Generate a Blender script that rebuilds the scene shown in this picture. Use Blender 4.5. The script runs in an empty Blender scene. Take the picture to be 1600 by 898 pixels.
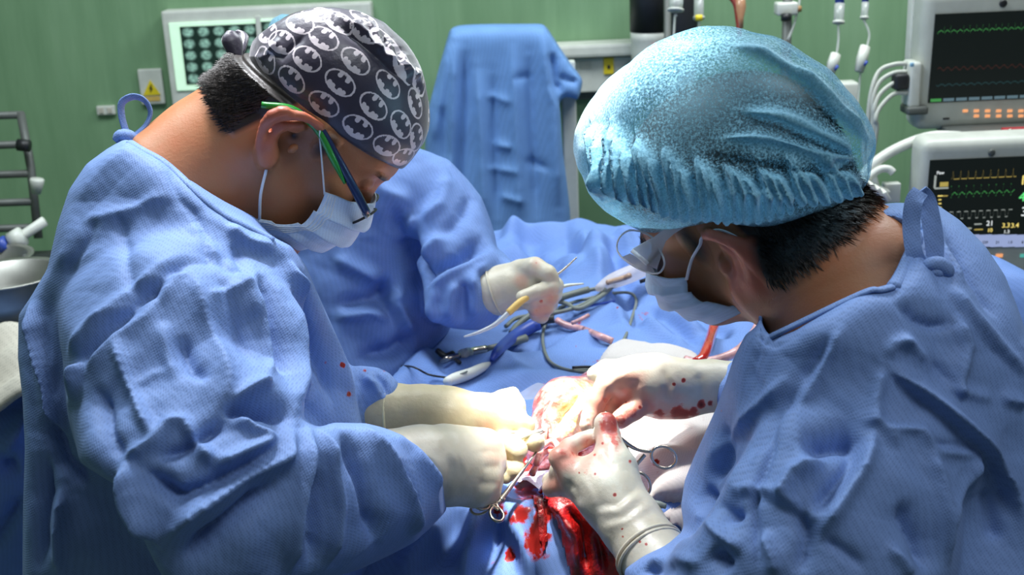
import bpy, math, random
import numpy as np
from mathutils import Vector, Matrix
from mathutils.bvhtree import BVHTree

# ------------------------------------------------------------------ camera
F = 1931.0
CAMZ, PITCH, ROLL = 1.75, math.radians(18), math.radians(-2.5)
scene = bpy.context.scene
cam_d = bpy.data.cameras.new('camera'); cam = bpy.data.objects.new('camera', cam_d)
scene.collection.objects.link(cam); scene.camera = cam
cam_d.sensor_width = 36; cam_d.lens = F / 1600 * 36; cam_d.clip_start = 0.02
RC = Matrix.Rotation(math.pi / 2 - PITCH, 4, 'X') @ Matrix.Rotation(ROLL, 4, 'Z')
cam.matrix_world = Matrix.Translation((0, 0, CAMZ)) @ RC
cam_d.dof.use_dof = True; cam_d.dof.focus_distance = 1.22; cam_d.dof.aperture_fstop = 10.0

# ------------------------------------------------------------------ world, lights, exposure
world = bpy.data.worlds.new('world'); scene.world = world; world.use_nodes = True
world.node_tree.nodes['Background'].inputs[0].default_value = (0.62, 0.74, 0.80, 1)
world.node_tree.nodes['Background'].inputs[1].default_value = 0.13
def area(name, loc, target, size, power, col):
    d = bpy.data.lights.new(name, 'AREA'); d.shape = 'RECTANGLE'; d.size = size[0]; d.size_y = size[1]
    d.energy = power; d.color = col
    o = bpy.data.objects.new(name, d); scene.collection.objects.link(o); o.location = loc
    o.rotation_euler = (Vector(target) - Vector(loc)).to_track_quat('-Z', 'Y').to_euler(); return o
area('ceiling_lamp', (-0.7, 1.9, 3.0), (-0.4, 1.4, 0), (1.3, 0.7), 46, (0.86, 0.95, 1.0))
area('ceiling_lamp', (1.0, 2.4, 3.0), (0.9, 2.6, 0), (1.2, 0.6), 42, (0.92, 0.97, 1.0))
area('ceiling_lamp', (0.75, 0.35, 3.0), (0.5, 1.0, 0.5), (1.0, 0.6), 14, (0.90, 0.96, 1.0))
def spot(name, loc, target, energy, ang, blend, rad, col):
    d = bpy.data.lights.new(name, 'SPOT'); d.energy = energy; d.spot_size = math.radians(ang); d.spot_blend = blend
    d.shadow_soft_size = rad; d.color = col
    o = bpy.data.objects.new(name, d); scene.collection.objects.link(o); o.location = loc
    o.rotation_euler = (Vector(target) - Vector(loc)).to_track_quat('-Z', 'Y').to_euler(); return o
spot('surgical_lamp', (-0.06, 1.56, 2.5), (0.066, 1.26, 1.17), 620, 9.0, 0.7, 0.05, (1.0, 0.96, 0.88))
spot('surgical_lamp', (-0.30, 1.50, 2.5), (-0.16, 1.2, 1.4), 95, 34, 0.9, 0.07, (0.95, 0.95, 1.0))
spot('surgical_lamp', (0.22, 0.93, 2.5), (0.095, 1.13, 1.5), 330, 11, 0.55, 0.04, (1.0, 1.0, 0.97))
vs = scene.view_settings
vs.view_transform = 'Standard'; vs.look = 'None'; vs.gamma = 1.0; vs.exposure = 0.0; vs.use_curve_mapping = False
scene.cycles.use_denoising = True
scene.cycles.max_bounces = 6; scene.cycles.transparent_max_bounces = 12

# ------------------------------------------------------------------ projection helpers
M3 = np.array(RC.to_3x3()); CAMP = np.array([0, 0, CAMZ])
def P(x, y, d):
    return M3 @ np.array([(x - 800) / F * d, -(y - 449) / F * d, -d]) + CAMP
def proj(V):
    q = (np.asarray(V, float) - CAMP) @ M3
    dz = -q[..., 2]; dz = np.where(np.abs(dz) < 1e-4, 1e-4, dz)
    return 800 + F * q[..., 0] / dz, 449 - F * q[..., 1] / dz, dz
def ray(x, y):
    v = P(x, y, 1.0) - CAMP; return v / np.linalg.norm(v)
def onplane(x, y, o, n):
    r = ray(x, y); o = np.asarray(o, float); n = np.asarray(n, float)
    return CAMP + r * (np.dot(o - CAMP, n) / np.dot(r, n))
Z0 = 1.12
def T(x, y, h=0.0): return onplane(x, y, (0, 0, Z0 + h), (0, 0, 1))
YW = 3.25
def W(x, y, off=0.0): return onplane(x, y, (0, YW - off, 0), (0, 1, 0))
def hit(bvh, x, y, lift=0.0, up=None):
    loc, n, i, d = bvh.ray_cast(Vector(CAMP), Vector(ray(x, y)))
    if loc is None: return None
    v = np.array(loc)
    if up is None: return v - ray(x, y) * lift
    return v + np.array(up) * lift

# ------------------------------------------------------------------ mesh helpers
COL = scene.collection
def dedup(l): return l
def thing(name, label, cat, loc=(0, 0, 0), group=None):
    o = bpy.data.objects.new(name, None); COL.objects.link(o); o.location = Vector([float(c) for c in loc])
    o.empty_display_size = 0.1
    o['label'] = label; o['category'] = cat
    if group: o['group'] = group
    return o
def tag(o, label=None, cat=None, group=None, kind=None):
    if label: o['label'] = label
    if cat: o['category'] = cat
    if group: o['group'] = group
    if kind: o['kind'] = kind
    return o
def wloc(o):
    v = np.zeros(3)
    while o is not None:
        v += np.array(o.location); o = o.parent
    return v
def mo(name, geo, mat, parent=None, smooth=True, attrs=None, origin=None):
    """link ONE mesh object from (verts, faces) given in world coordinates"""
    V, Fc = geo; V = np.asarray(V, float)
    if parent is not None: loc = np.zeros(3); base = wloc(parent)
    else:
        if origin is None: origin = np.array([V[:, 0].mean(), V[:, 1].mean(), V[:, 2].min()])
        loc = np.asarray(origin, float); base = loc
    me = bpy.data.meshes.new(name)
    if isinstance(Fc, np.ndarray):
        n = Fc.shape[1]; Vl = (V - base).astype(np.float32)
        me.vertices.add(len(Vl)); me.vertices.foreach_set('co', Vl.ravel())
        me.loops.add(Fc.size); me.loops.foreach_set('vertex_index', Fc.astype(np.int32).ravel())
        me.polygons.add(len(Fc)); me.polygons.foreach_set('loop_start', np.arange(0, Fc.size, n, dtype=np.int32))
        me.update(calc_edges=True)
    else:
        me.from_pydata([tuple(v) for v in (V - base)], [], [tuple(int(i) for i in f) for f in Fc])
    if smooth: me.polygons.foreach_set('use_smooth', [True] * len(me.polygons))
    if attrs:
        for k, a in attrs.items():
            a = np.asarray(a, np.float32)
            if a.ndim == 2:
                at = me.attributes.new(k, 'FLOAT_COLOR', 'POINT')
                at.data.foreach_set('color', np.c_[a, np.ones(len(a), np.float32)].astype(np.float32).ravel())
            else:
                at = me.attributes.new(k, 'FLOAT', 'POINT'); at.data.foreach_set('value', a)
    me.materials.append(mat); me.update()
    o = bpy.data.objects.new(name, me); COL.objects.link(o); o.location = Vector([float(c) for c in loc])
    if parent is not None: o.parent = parent
    return o
def join(*geos):
    V = []; Fc = []; n = 0
    for v, f in geos:
        v = np.asarray(v, float); V.append(v); Fc += [[int(i) + n for i in q] for q in f]; n += len(v)
    return np.concatenate(V), Fc
def spline(pts, n=8):
    p = np.asarray(pts, float)
    if len(p) < 3: return p
    q = np.vstack([2 * p[0] - p[1], p, 2 * p[-1] - p[-2]]); out = []
    for i in range(1, len(q) - 2):
        for t in np.linspace(0, 1, n, endpoint=False):
            a, b, c, d = q[i - 1], q[i], q[i + 1], q[i + 2]
            out.append(.5 * ((2 * b) + (-a + c) * t + (2 * a - 5 * b + 4 * c - d) * t * t + (-a + 3 * b - 3 * c + d) * t ** 3))
    out.append(p[-1]); return np.array(out)
def tube(pts, r, seg=8, smooth=0, flat=1.0, up=None):
    pts = np.asarray(pts, float)
    r = np.full(len(pts), r, float) if np.isscalar(r) else np.asarray(r, float)
    if smooth:
        a = spline(np.c_[pts, r], smooth); pts, r = a[:, :3], a[:, 3]
    n = len(pts); tan = np.gradient(pts, axis=0); tan /= np.linalg.norm(tan, axis=1)[:, None] + 1e-12
    u = np.array(up if up is not None else (0, 0, 1.0), float)
    if abs(np.dot(u, tan[0])) > .95: u = np.array([1.0, 0, 0])
    V = []
    for i in range(n):
        u = u - tan[i] * np.dot(u, tan[i]); u /= np.linalg.norm(u); w = np.cross(tan[i], u)
        for k in range(seg):
            a = 2 * math.pi * k / seg
            V.append(pts[i] + r[i] * (math.cos(a) * u * flat + math.sin(a) * w))
    Fc = []
    for i in range(n - 1):
        for k in range(seg):
            k2 = (k + 1) % seg
            Fc.append([i * seg + k, i * seg + k2, (i + 1) * seg + k2, (i + 1) * seg + k])
    Fc.append(list(range(seg))[::-1]); Fc.append([(n - 1) * seg + k for k in range(seg)])
    return np.array(V), Fc
def ring(c, ax, r, tr, seg=28, s2=8, e=1.0, ex=None):
    c = np.array(c, float); ax = np.array(ax, float); ax /= np.linalg.norm(ax)
    u = np.array(ex, float) if ex is not None else np.array([1.0, .3, .2]); u -= ax * np.dot(u, ax); u /= np.linalg.norm(u); w = np.cross(ax, u)
    V = []; Fc = []
    for i in range(seg):
        a = 2 * math.pi * i / seg; dr = math.cos(a) * u + math.sin(a) * w * e; nn = dr / np.linalg.norm(dr)
        for k in range(s2):
            b = 2 * math.pi * k / s2
            V.append(c + dr * r + nn * tr * math.cos(b) + ax * tr * math.sin(b))
    for i in range(seg):
        for k in range(s2):
            Fc.append([i * s2 + k, ((i + 1) % seg) * s2 + k, ((i + 1) % seg) * s2 + (k + 1) % s2, i * s2 + (k + 1) % s2])
    return np.array(V), Fc
def basis(x, y):
    x = np.array(x, float); x /= np.linalg.norm(x); y = np.array(y, float); y -= x * np.dot(x, y); y /= np.linalg.norm(y)
    return np.stack([x, y, np.cross(x, y)], 1)
def bevbox(c, s, B=None, bev=0.0, seg=2):
    """box of full size s about c in basis B (columns), rounded edges"""
    import bmesh
    bm = bmesh.new(); bmesh.ops.create_cube(bm, size=1.0)
    for v in bm.verts: v.co = Vector((v.co.x * s[0], v.co.y * s[1], v.co.z * s[2]))
    if bev > 0: bmesh.ops.bevel(bm, geom=bm.edges[:], offset=bev, segments=seg, affect='EDGES', profile=.6)
    bm.verts.index_update()
    V = np.array([v.co[:] for v in bm.verts]); Fc = [[v.index for v in f.verts] for f in bm.faces]; bm.free()
    if B is None: B = np.eye(3)
    return V @ np.asarray(B).T + np.asarray(c, float), Fc
def quad(pts, th=0.001, n=None):
    """thin slab from an outline (list of 3D points)"""
    p = np.array(pts, float)
    if n is None: n = np.cross(p[1] - p[0], p[2] - p[0]); n = n / np.linalg.norm(n)
    n = np.array(n, float); k = len(p)
    V = np.vstack([p - n * th / 2, p + n * th / 2])
    Fc = [list(range(k))[::-1], list(range(k, 2 * k))] + [[i, (i + 1) % k, k + (i + 1) % k, k + i] for i in range(k)]
    return V, Fc
def lathe(prof, c, ax=(0, 0, 1), seg=24, ex=None):
    ax = np.array(ax, float); ax /= np.linalg.norm(ax); u = np.array(ex if ex is not None else (1, .1, .05), float)
    u -= ax * np.dot(u, ax); u /= np.linalg.norm(u); w = np.cross(ax, u); V = []; Fc = []
    for r, z in prof:
        for k in range(seg):
            a = 2 * math.pi * k / seg; V.append(np.array(c) + ax * z + r * (math.cos(a) * u + math.sin(a) * w))
    for i in range(len(prof) - 1):
        for k in range(seg):
            Fc.append([i * seg + k, i * seg + (k + 1) % seg, (i + 1) * seg + (k + 1) % seg, (i + 1) * seg + k])
    Fc.append(list(range(seg))[::-1]); Fc.append([(len(prof) - 1) * seg + k for k in range(seg)])
    return np.array(V), Fc
def sheet(fn, nu, nv, th=0.0):
    """grid surface fn(u,v)->3D for u,v in 0..1, with thickness"""
    V = np.array([fn(u, v) for v in np.linspace(0, 1, nv) for u in np.linspace(0, 1, nu)])
    Fc = [[j * nu + i, j * nu + i + 1, (j + 1) * nu + i + 1, (j + 1) * nu + i] for j in range(nv - 1) for i in range(nu - 1)]
    if th:
        N = vnorm(V, np.array(Fc)); n = len(V); V = np.vstack([V + N * th / 2, V - N * th / 2])
        Fb = [[q + n for q in f[::-1]] for f in Fc]
        b = [i for i in range(nu)] + [j * nu + nu - 1 for j in range(1, nv)] + [(nv - 1) * nu + i for i in range(nu - 2, -1, -1)] + [j * nu for j in range(nv - 2, 0, -1)]
        Fs = [[b[i], b[i - 1], b[i - 1] + n, b[i] + n] for i in range(len(b))]
        Fc = Fc + Fb + Fs
    return V, Fc
def vnorm(V, Q):
    a = V[Q[:, 2]] - V[Q[:, 0]]; b = V[Q[:, -1]] - V[Q[:, 1]]
    n = np.cross(a, b); N = np.zeros_like(V)
    for k in range(Q.shape[1]):
        for c in range(3): N[:, c] += np.bincount(Q[:, k], n[:, c], len(V))
    return N / (np.linalg.norm(N, axis=1)[:, None] + 1e-12)

# ------------------------------------------------------------------ signed distance modelling
def cap(a, b, ra, rb=None):
    a = np.array(a, np.float32); b = np.array(b, np.float32); rb = ra if rb is None else rb
    ba = b - a; L = float(ba @ ba) + 1e-12
    def f(p):
        pa = p - a; t = np.clip((pa @ ba) / L, 0, 1)
        q = pa - t[:, None] * ba
        return np.sqrt(np.einsum('ij,ij->i', q, q)) - (ra + (rb - ra) * t)
    return f
def ell(c, r, B=None):
    c = np.array(c, np.float32); r = np.array(r, np.float32); B = None if B is None else np.array(B, np.float32)
    def f(p):
        q = p - c
        if B is not None: q = q @ B
        k = np.sqrt((((q / r)) ** 2).sum(1)) + 1e-9; k2 = np.sqrt(((q / r ** 2) ** 2).sum(1)) + 1e-9
        return k * (k - 1) / k2
    return f
def boxf(c, s, B=None, rad=0.01):
    c = np.array(c, np.float32); s = np.array(s, np.float32) / 2 - rad
    def f(p):
        q = p - c
        if B is not None: q = q @ np.asarray(B, np.float32)
        q = np.abs(q) - s
        return np.linalg.norm(np.maximum(q, 0), axis=1) + np.minimum(q.max(1), 0) - rad
    return f
def smin(a, b, k):
    if k <= 0: return np.minimum(a, b)
    h = np.clip(.5 + .5 * (b - a) / k, 0, 1); return b + (a - b) * h - k * h * (1 - h)
def smax(a, b, k): return -smin(-a, -b, k)
def union(fs, k):
    def f(p):
        d = fs[0](p)
        for g in fs[1:]: d = smin(d, g(p), k)
        return d
    return f
def chain(pts, k=0.004):
    """pts: (x px, y px, depth m, radius m)"""
    Q = [(P(a[0], a[1], a[2]), a[3]) for a in pts]
    return union([cap(Q[i][0], Q[i + 1][0], Q[i][1], Q[i + 1][1]) for i in range(len(Q) - 1)], k)
def polysd(x, y, poly):
    poly = np.array(poly, float); d = np.full(x.shape, 1e9); ins = np.zeros(x.shape, bool); n = len(poly)
    for i in range(n):
        a = poly[i]; b = poly[(i + 1) % n]; e = b - a
        px = x - a[0]; py = y - a[1]; t = np.clip((px * e[0] + py * e[1]) / (e @ e + 1e-9), 0, 1)
        d = np.minimum(d, (px - t * e[0]) ** 2 + (py - t * e[1]) ** 2)
        if abs(e[1]) > 1e-9:
            c = ((a[1] > y) != (b[1] > y)) & (x < e[0] * (y - a[1]) / e[1] + a[0]); ins ^= c
    d = np.sqrt(d); return np.where(ins, -d, d)
def hull(f, poly, k=0.012, sub=False):
    """carve a volume so its outline follows the garment's edge as seen in the reference"""
    def g(p):
        x, y, d = proj(p); s = (polysd(x, y, poly) * d / F).astype(np.float32)
        return smax(f(p), -s if sub else s, k)
    return g
def mesh_field(fn, lo, hi, h, smooth=2):
    lo = np.array(lo, float); hi = np.array(hi, float); n = np.ceil((hi - lo) / h).astype(int) + 1
    # coarse pass to skip empty space
    s = 6; nc = -(-n // s); h2 = h * s
    ax = [lo[i] + h2 * (np.arange(nc[i]) + .5) for i in range(3)]
    G = np.stack(np.meshgrid(*ax, indexing='ij'), -1).reshape(-1, 3).astype(np.float32)
    near = (np.abs(fn(G)) < h2 * 1.35).reshape(nc); sign = (fn(G) < 0).reshape(nc)
    N = nc * s
    D = np.where(np.repeat(np.repeat(np.repeat(sign, s, 0), s, 1), s, 2), np.float32(-1), np.float32(1))
    bi = np.argwhere(near); off = np.stack(np.meshgrid(*[np.arange(s)] * 3, indexing='ij'), -1).reshape(-1, 3)
    for c0 in range(0, len(bi), 3000):
        idx = (bi[c0:c0 + 3000, None, :] * s + off[None]).reshape(-1, 3)
        D[idx[:, 0], idx[:, 1], idx[:, 2]] = fn((lo + idx * h).astype(np.float32))
    D[0] = D[-1] = 1; D[:, 0] = D[:, -1] = 1; D[:, :, 0] = D[:, :, -1] = 1
    I = D < 0; S = I[:-1, :-1, :-1].astype(np.int8)
    tot = sum(I[a:I.shape[0] - 1 + a, b:I.shape[1] - 1 + b, c:I.shape[2] - 1 + c].astype(np.int8) for a in (0, 1) for b in (0, 1) for c in (0, 1))
    act = (tot > 0) & (tot < 8); ci = np.argwhere(act); vid = np.full(act.shape, -1, np.int64); vid[act] = np.arange(len(ci))
    acc = np.zeros((len(ci), 3)); cnt = np.zeros(len(ci))
    cor = [(a, b, c) for a in (0, 1) for b in (0, 1) for c in (0, 1)]
    for p in cor:
        for axx in range(3):
            if p[axx] == 0:
                q = list(p); q[axx] = 1
                d0 = D[ci[:, 0] + p[0], ci[:, 1] + p[1], ci[:, 2] + p[2]]; d1 = D[ci[:, 0] + q[0], ci[:, 1] + q[1], ci[:, 2] + q[2]]
                m = (d0 < 0) != (d1 < 0); t = np.where(m, d0 / np.where(m, d0 - d1, 1), 0)
                for c in range(3): acc[:, c] += m * (p[c] + (t if c == axx else 0))
                cnt += m
    V = lo + (ci + acc / cnt[:, None]) * h; Q = []
    for axx in range(3):
        o1, o2 = [(1, 2), (2, 0), (0, 1)][axx]
        sl0 = [slice(1, -1)] * 3; sl1 = [slice(1, -1)] * 3; sl0[axx] = slice(0, -1); sl1[axx] = slice(1, None)
        a = I[tuple(sl0)]; b = I[tuple(sl1)]
        e = np.argwhere(a != b); e2 = e.copy(); st = a[tuple(e.T)]
        for c in range(3):
            if c != axx: e2[:, c] += 1
        def cell(da, db):
            w = e2.copy(); w[:, o1] -= da; w[:, o2] -= db; return vid[w[:, 0], w[:, 1], w[:, 2]]
        qq = np.stack([cell(1, 1), cell(0, 1), cell(0, 0), cell(1, 0)], 1)
        qq[~st] = qq[~st][:, ::-1]; Q.append(qq)
    Q = np.concatenate(Q); Q = Q[(Q >= 0).all(1)]
    for _ in range(smooth): V = lap(V, Q)
    return V, Q
def lap(V, Q, w=.5):
    A = np.zeros_like(V); C = np.zeros(len(V)); k = Q.shape[1]
    for i in range(k):
        for j in (Q[:, (i + 1) % k], Q[:, i - 1]):
            C += np.bincount(Q[:, i], None, len(V))
            for c in range(3): A[:, c] += np.bincount(Q[:, i], V[j, c], len(V))
    return V * (1 - w) + w * A / np.maximum(C, 1)[:, None]
def subdiv(V, Q):
    E = np.sort(np.concatenate([Q[:, [0, 1]], Q[:, [1, 2]], Q[:, [2, 3]], Q[:, [3, 0]]]), 1)
    key = E[:, 0] * len(V) + E[:, 1]; u, inv = np.unique(key, return_inverse=True)
    ev = .5 * (V[u // len(V)] + V[u % len(V)]); n = len(V); m = len(Q)
    e = inv.reshape(4, m) + n; fc = np.arange(m) + n + len(u)
    V2 = np.vstack([V, ev, V[Q].mean(1)])
    Q2 = np.concatenate([np.stack([Q[:, i], e[i], fc, e[i - 1]], 1) for i in range(4)])
    return lap(lap(V2, Q2, .4), Q2, .4), Q2

# ------------------------------------------------------------------ cloth relief
def facing(V, N):
    v = CAMP - V; v /= np.linalg.norm(v, axis=1)[:, None]
    return np.clip((np.einsum('ij,ij->i', N, v) - .04) * 2.2, 0, 1)
def slap(D, Q, n):
    for _ in range(n): D = lap(D if D.ndim > 1 else np.repeat(D[:, None], 3, 1), Q, .6)
    return D
def folds(V, N, L, gain=1.0, Q=None, extra=None):
    """modelled creases: each (kind, height mm, width px at arm's length, px polyline)"""
    x, y, d = proj(V); fw = facing(V, N); D = np.zeros(len(V)); xr = x; yr = y
    for kind, h, w, pts in L:
        p = np.array(pts, float)
        m = (x > p[:, 0].min() - 5 * w) & (x < p[:, 0].max() + 5 * w) & (y > p[:, 1].min() - 5 * w) & (y < p[:, 1].max() + 5 * w) & (fw > 0)
        ix = np.where(m)[0]; w = max(w * .72, 5.0)
        if not len(ix): continue
        px = x[ix]; py = y[ix]; best = np.full(len(ix), 1e9); sd = np.zeros(len(ix)); tt = np.zeros(len(ix))
        segl = np.linalg.norm(np.diff(p, axis=0), axis=1); cum = np.r_[0, np.cumsum(segl)]
        for i in range(len(p) - 1):
            e = p[i + 1] - p[i]; qx = px - p[i, 0]; qy = py - p[i, 1]
            t = np.clip((qx * e[0] + qy * e[1]) / (e @ e), 0, 1); dx = qx - t * e[0]; dy = qy - t * e[1]
            dd = np.hypot(dx, dy); c = np.sign(e[0] * qy - e[1] * qx)
            k = dd < best; best[k] = dd[k]; sd[k] = c[k]; tt[k] = ((cum[i] + t * segl[i]) / cum[-1])[k]
        best = np.sqrt(best * best + 5.0) - 1.5
        taper = np.clip(np.minimum(tt, 1 - tt) * 5, 0.12, 1)
        if kind == 'r': g = np.exp(-best / w)
        elif kind == 'v': g = -np.exp(-best / w)
        elif kind == 's': g = np.exp(-best / (w * 1.3)) * (.5 + .75 * np.tanh(sd * best / 3.2))   # high on the right-hand side
        elif kind == 'g': g = np.exp(-(best / w) ** 2)
        D[ix] += h * .00138 * g * taper * fw[ix]
    D = D * gain
    if Q is not None:
        D = slap(D, Q, 7)[:, 0]; N = slap(N, Q, 6); N = N / (np.linalg.norm(N, axis=1)[:, None] + 1e-9)
    if extra is not None: D = D + extra
    V = V + N * D[:, None]
    return V
def rnd(seed): return np.random.RandomState(seed)
def noise3(p, scale, seed, octv=1):
    r = rnd(seed); out = np.zeros(len(p))
    for o in range(octv):
        for k in range(6):
            n = r.normal(size=3); n /= np.linalg.norm(n)
            out += math.pow(.5, o) * np.sin((p @ n) * scale * (2 ** o) * (0.7 + .6 * r.rand()) + r.rand() * 7 + 1.3 * np.sin(p @ r.normal(size=3) * scale * .6 * 2 ** o + r.rand() * 6))
    return out / 3.5
def crumple(p, scale, seed, n=5):
    """faceted, paper-like creasing"""
    r = rnd(seed); out = np.zeros(len(p)); w = .35 * np.stack([noise3(p, scale * .5, seed + 1), noise3(p, scale * .5, seed + 2), noise3(p, scale * .5, seed + 3)], 1) / scale
    q = p + w
    for k in range(n):
        v = r.normal(size=3); v /= np.linalg.norm(v); s = scale * (.6 + 1.1 * r.rand())
        t = (q @ v) * s / 6.283 + r.rand(); t = np.abs(t - np.floor(t) - .5) * 2
        mk = np.clip(.5 + noise3(p, scale * .45, seed + 10 + k), 0, 1)
        out += (np.minimum(t, .75) - .47) * mk * (6.283 / s) * .13
    return out
def stains(V, L, seed=3):
    """blood marks at places on a surface: (x px, y px, radius px, strength)"""
    x, y, d = proj(V); a = np.zeros(len(V)); nz = noise3(V, 160, seed, 2)
    for sx, sy, r, s in L:
        q = np.hypot(x - sx, y - sy) / r; a = np.maximum(a, s * np.clip(1.25 - q + .35 * nz, 0, 1))
    return a
# ------------------------------------------------------------------ materials
def nm(name):
    m = bpy.data.materials.new(name); m.use_nodes = True; nt = m.node_tree; nt.nodes.clear()
    out = nt.nodes.new('ShaderNodeOutputMaterial'); b = nt.nodes.new('ShaderNodeBsdfPrincipled')
    nt.links.new(b.outputs[0], out.inputs[0]); return m, nt, b, out
def N_(nt, t, **kw):
    n = nt.nodes.new(t)
    for k, v in kw.items():
        if k in n.inputs: n.inputs[k].default_value = v
        else: setattr(n, k, v)
    return n
def c4(c): return (c[0], c[1], c[2], 1)
def mixc(nt, fac, a, b):
    n = nt.nodes.new('ShaderNodeMix'); n.data_type = 'RGBA'
    for s, v in ((0, fac), (6, a), (7, b)):
        if hasattr(v, 'is_linked') or isinstance(v, bpy.types.NodeSocket): nt.links.new(v, n.inputs[s])
        else: n.inputs[s].default_value = c4(v) if s else v
    return n.outputs[2]
def ramp(nt, src, a, b, c0=(0, 0, 0), c1=(1, 1, 1)):
    r = nt.nodes.new('ShaderNodeValToRGB'); r.color_ramp.elements[0].position = a; r.color_ramp.elements[1].position = b
    r.color_ramp.elements[0].color = c4(c0); r.color_ramp.elements[1].color = c4(c1); nt.links.new(src, r.inputs[0]); return r.outputs[0]
def noise(nt, scale, detail=3, rough=.5, vec=None):
    n = N_(nt, 'ShaderNodeTexNoise', Scale=scale, Detail=detail, Roughness=rough)
    if vec is None:
        tc = nt.nodes.new('ShaderNodeTexCoord'); vec = tc.outputs['Object']
    nt.links.new(vec, n.inputs['Vector']); return n.outputs[0]
def bump(nt, b, h, strength, dist, prev=None):
    n = N_(nt, 'ShaderNodeBump', Strength=strength, Distance=dist); nt.links.new(h, n.inputs['Height'])
    if prev is not None: nt.links.new(prev, n.inputs['Normal'])
    nt.links.new(n.outputs[0], b.inputs['Normal']); return n.outputs[0]
def simple(name, col, rough=.5, metal=0, spec=.5, emit=None, es=1, trans=0, alpha=1, nz=0, nscale=30, coat=0, sss=0):
    m, nt, b, o = nm(name); b.inputs['Base Color'].default_value = c4(col); b.inputs['Roughness'].default_value = rough
    b.inputs['Metallic'].default_value = metal; b.inputs['Specular IOR Level'].default_value = spec
    b.inputs['Transmission Weight'].default_value = trans; b.inputs['Alpha'].default_value = alpha
    b.inputs['Coat Weight'].default_value = coat
    if sss: b.inputs['Subsurface Weight'].default_value = sss; b.inputs['Subsurface Scale'].default_value = .01; b.inputs['Subsurface Radius'].default_value = (1, .4, .25)
    if emit: b.inputs['Emission Color'].default_value = c4(emit); b.inputs['Emission Strength'].default_value = es
    t = noise(nt, nscale, 4)
    d = [c * (1 - (nz or .06)) for c in col]; l = [min(1, c * (1 + (nz or .06))) for c in col]
    nt.links.new(mixc(nt, ramp(nt, t, .35, .65), d, l), b.inputs['Base Color'])
    return m
def blood_mix(nt, base, dark=(0.10, 0.004, 0.003), light=(0.42, 0.02, 0.015)):
    at = N_(nt, 'ShaderNodeAttribute', attribute_name='blood')
    nz = noise(nt, 120, 4, .65)
    mth = N_(nt, 'ShaderNodeMath', operation='ADD'); s = N_(nt, 'ShaderNodeMath', operation='MULTIPLY_ADD')
    nt.links.new(nz, s.inputs[0]); s.inputs[1].default_value = .9; s.inputs[2].default_value = -.62
    nt.links.new(at.outputs['Fac'], mth.inputs[0]); nt.links.new(s.outputs[0], mth.inputs[1])
    fac = ramp(nt, mth.outputs[0], .22, .42)
    gt = N_(nt, 'ShaderNodeMath', operation='GREATER_THAN'); nt.links.new(at.outputs['Fac'], gt.inputs[0]); gt.inputs[1].default_value = .03
    mm = N_(nt, 'ShaderNodeMath', operation='MULTIPLY'); nt.links.new(fac, mm.inputs[0]); nt.links.new(gt.outputs[0], mm.inputs[1])
    thick = ramp(nt, at.outputs['Fac'], .35, .95, light, dark)
    return mixc(nt, mm.outputs[0], base, thick), mm.outputs[0]
def fabric(name, col, weave=520, wstr=.5, rough=.62, crump=.05, blood=True, trans=0.0, var=.10):
    m, nt, b, o = nm(name); tc = nt.nodes.new('ShaderNodeTexCoord')
    v = N_(nt, 'ShaderNodeTexVoronoi', Scale=weave, Randomness=.22); mp = nt.nodes.new('ShaderNodeMapping'); mp.inputs['Scale'].default_value = (1, .3, 1); mp.inputs['Rotation'].default_value = (.2, .5, .3); nt.links.new(tc.outputs['Object'], mp.inputs[0]); nt.links.new(mp.outputs[0], v.inputs['Vector'])
    n1 = noise(nt, 9, 5, .6); n2 = noise(nt, 38, 5, .6)
    base = mixc(nt, ramp(nt, n1, .3, .7), [c * (1 - var) for c in col], [min(1, c * (1 + var)) for c in col])
    dot = ramp(nt, v.outputs['Distance'], .10, .5, (.80, .80, .80), (1.06, 1.06, 1.06))
    mu = nt.nodes.new('ShaderNodeMix'); mu.data_type = 'RGBA'; mu.blend_type = 'MULTIPLY'; mu.inputs[0].default_value = 1
    nt.links.new(base, mu.inputs[6]); nt.links.new(dot, mu.inputs[7]); base = mu.outputs[2]
    b.inputs['Roughness'].default_value = rough; b.inputs['Specular IOR Level'].default_value = .22
    b.inputs['Sheen Weight'].default_value = .03; b.inputs['Sheen Roughness'].default_value = .5
    if blood:
        base, bf = blood_mix(nt, base)
        rr = N_(nt, 'ShaderNodeMapRange'); rr.inputs[3].default_value = rough; rr.inputs[4].default_value = .25
        nt.links.new(bf, rr.inputs[0]); nt.links.new(rr.outputs[0], b.inputs['Roughness'])
    nt.links.new(base, b.inputs['Base Color'])
    p = bump(nt, b, n2, crump, .006); bump(nt, b, v.outputs['Distance'], wstr, .0006, p)
    if trans: b.inputs['Transmission Weight'].default_value = 0
    return m
MG = fabric('gown_fabric', (0.165, 0.265, 0.535))
MG2 = fabric('gown_fabric_assistant', (0.145, 0.245, 0.53), wstr=.15)
MDR = fabric('drape_fabric', (0.145, 0.25, 0.55), wstr=.12, weave=600)
MDB = fabric('stand_drape_fabric', (0.15, 0.30, 0.60), wstr=.05, blood=False)
MGZ = fabric('gauze', (0.56, 0.52, 0.50), weave=1100, wstr=.1, rough=.85, var=.05)
MTW = fabric('beige_towel', (0.50, 0.47, 0.40), weave=300, wstr=.4, rough=.9, blood=False)
MKA = fabric('mask_fabric', (0.60, 0.72, 0.86), weave=900, wstr=.15, rough=.8, crump=.15, blood=False, var=.04)
MSTRAP = simple('elastic', (0.78, 0.80, 0.82), .8)

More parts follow.
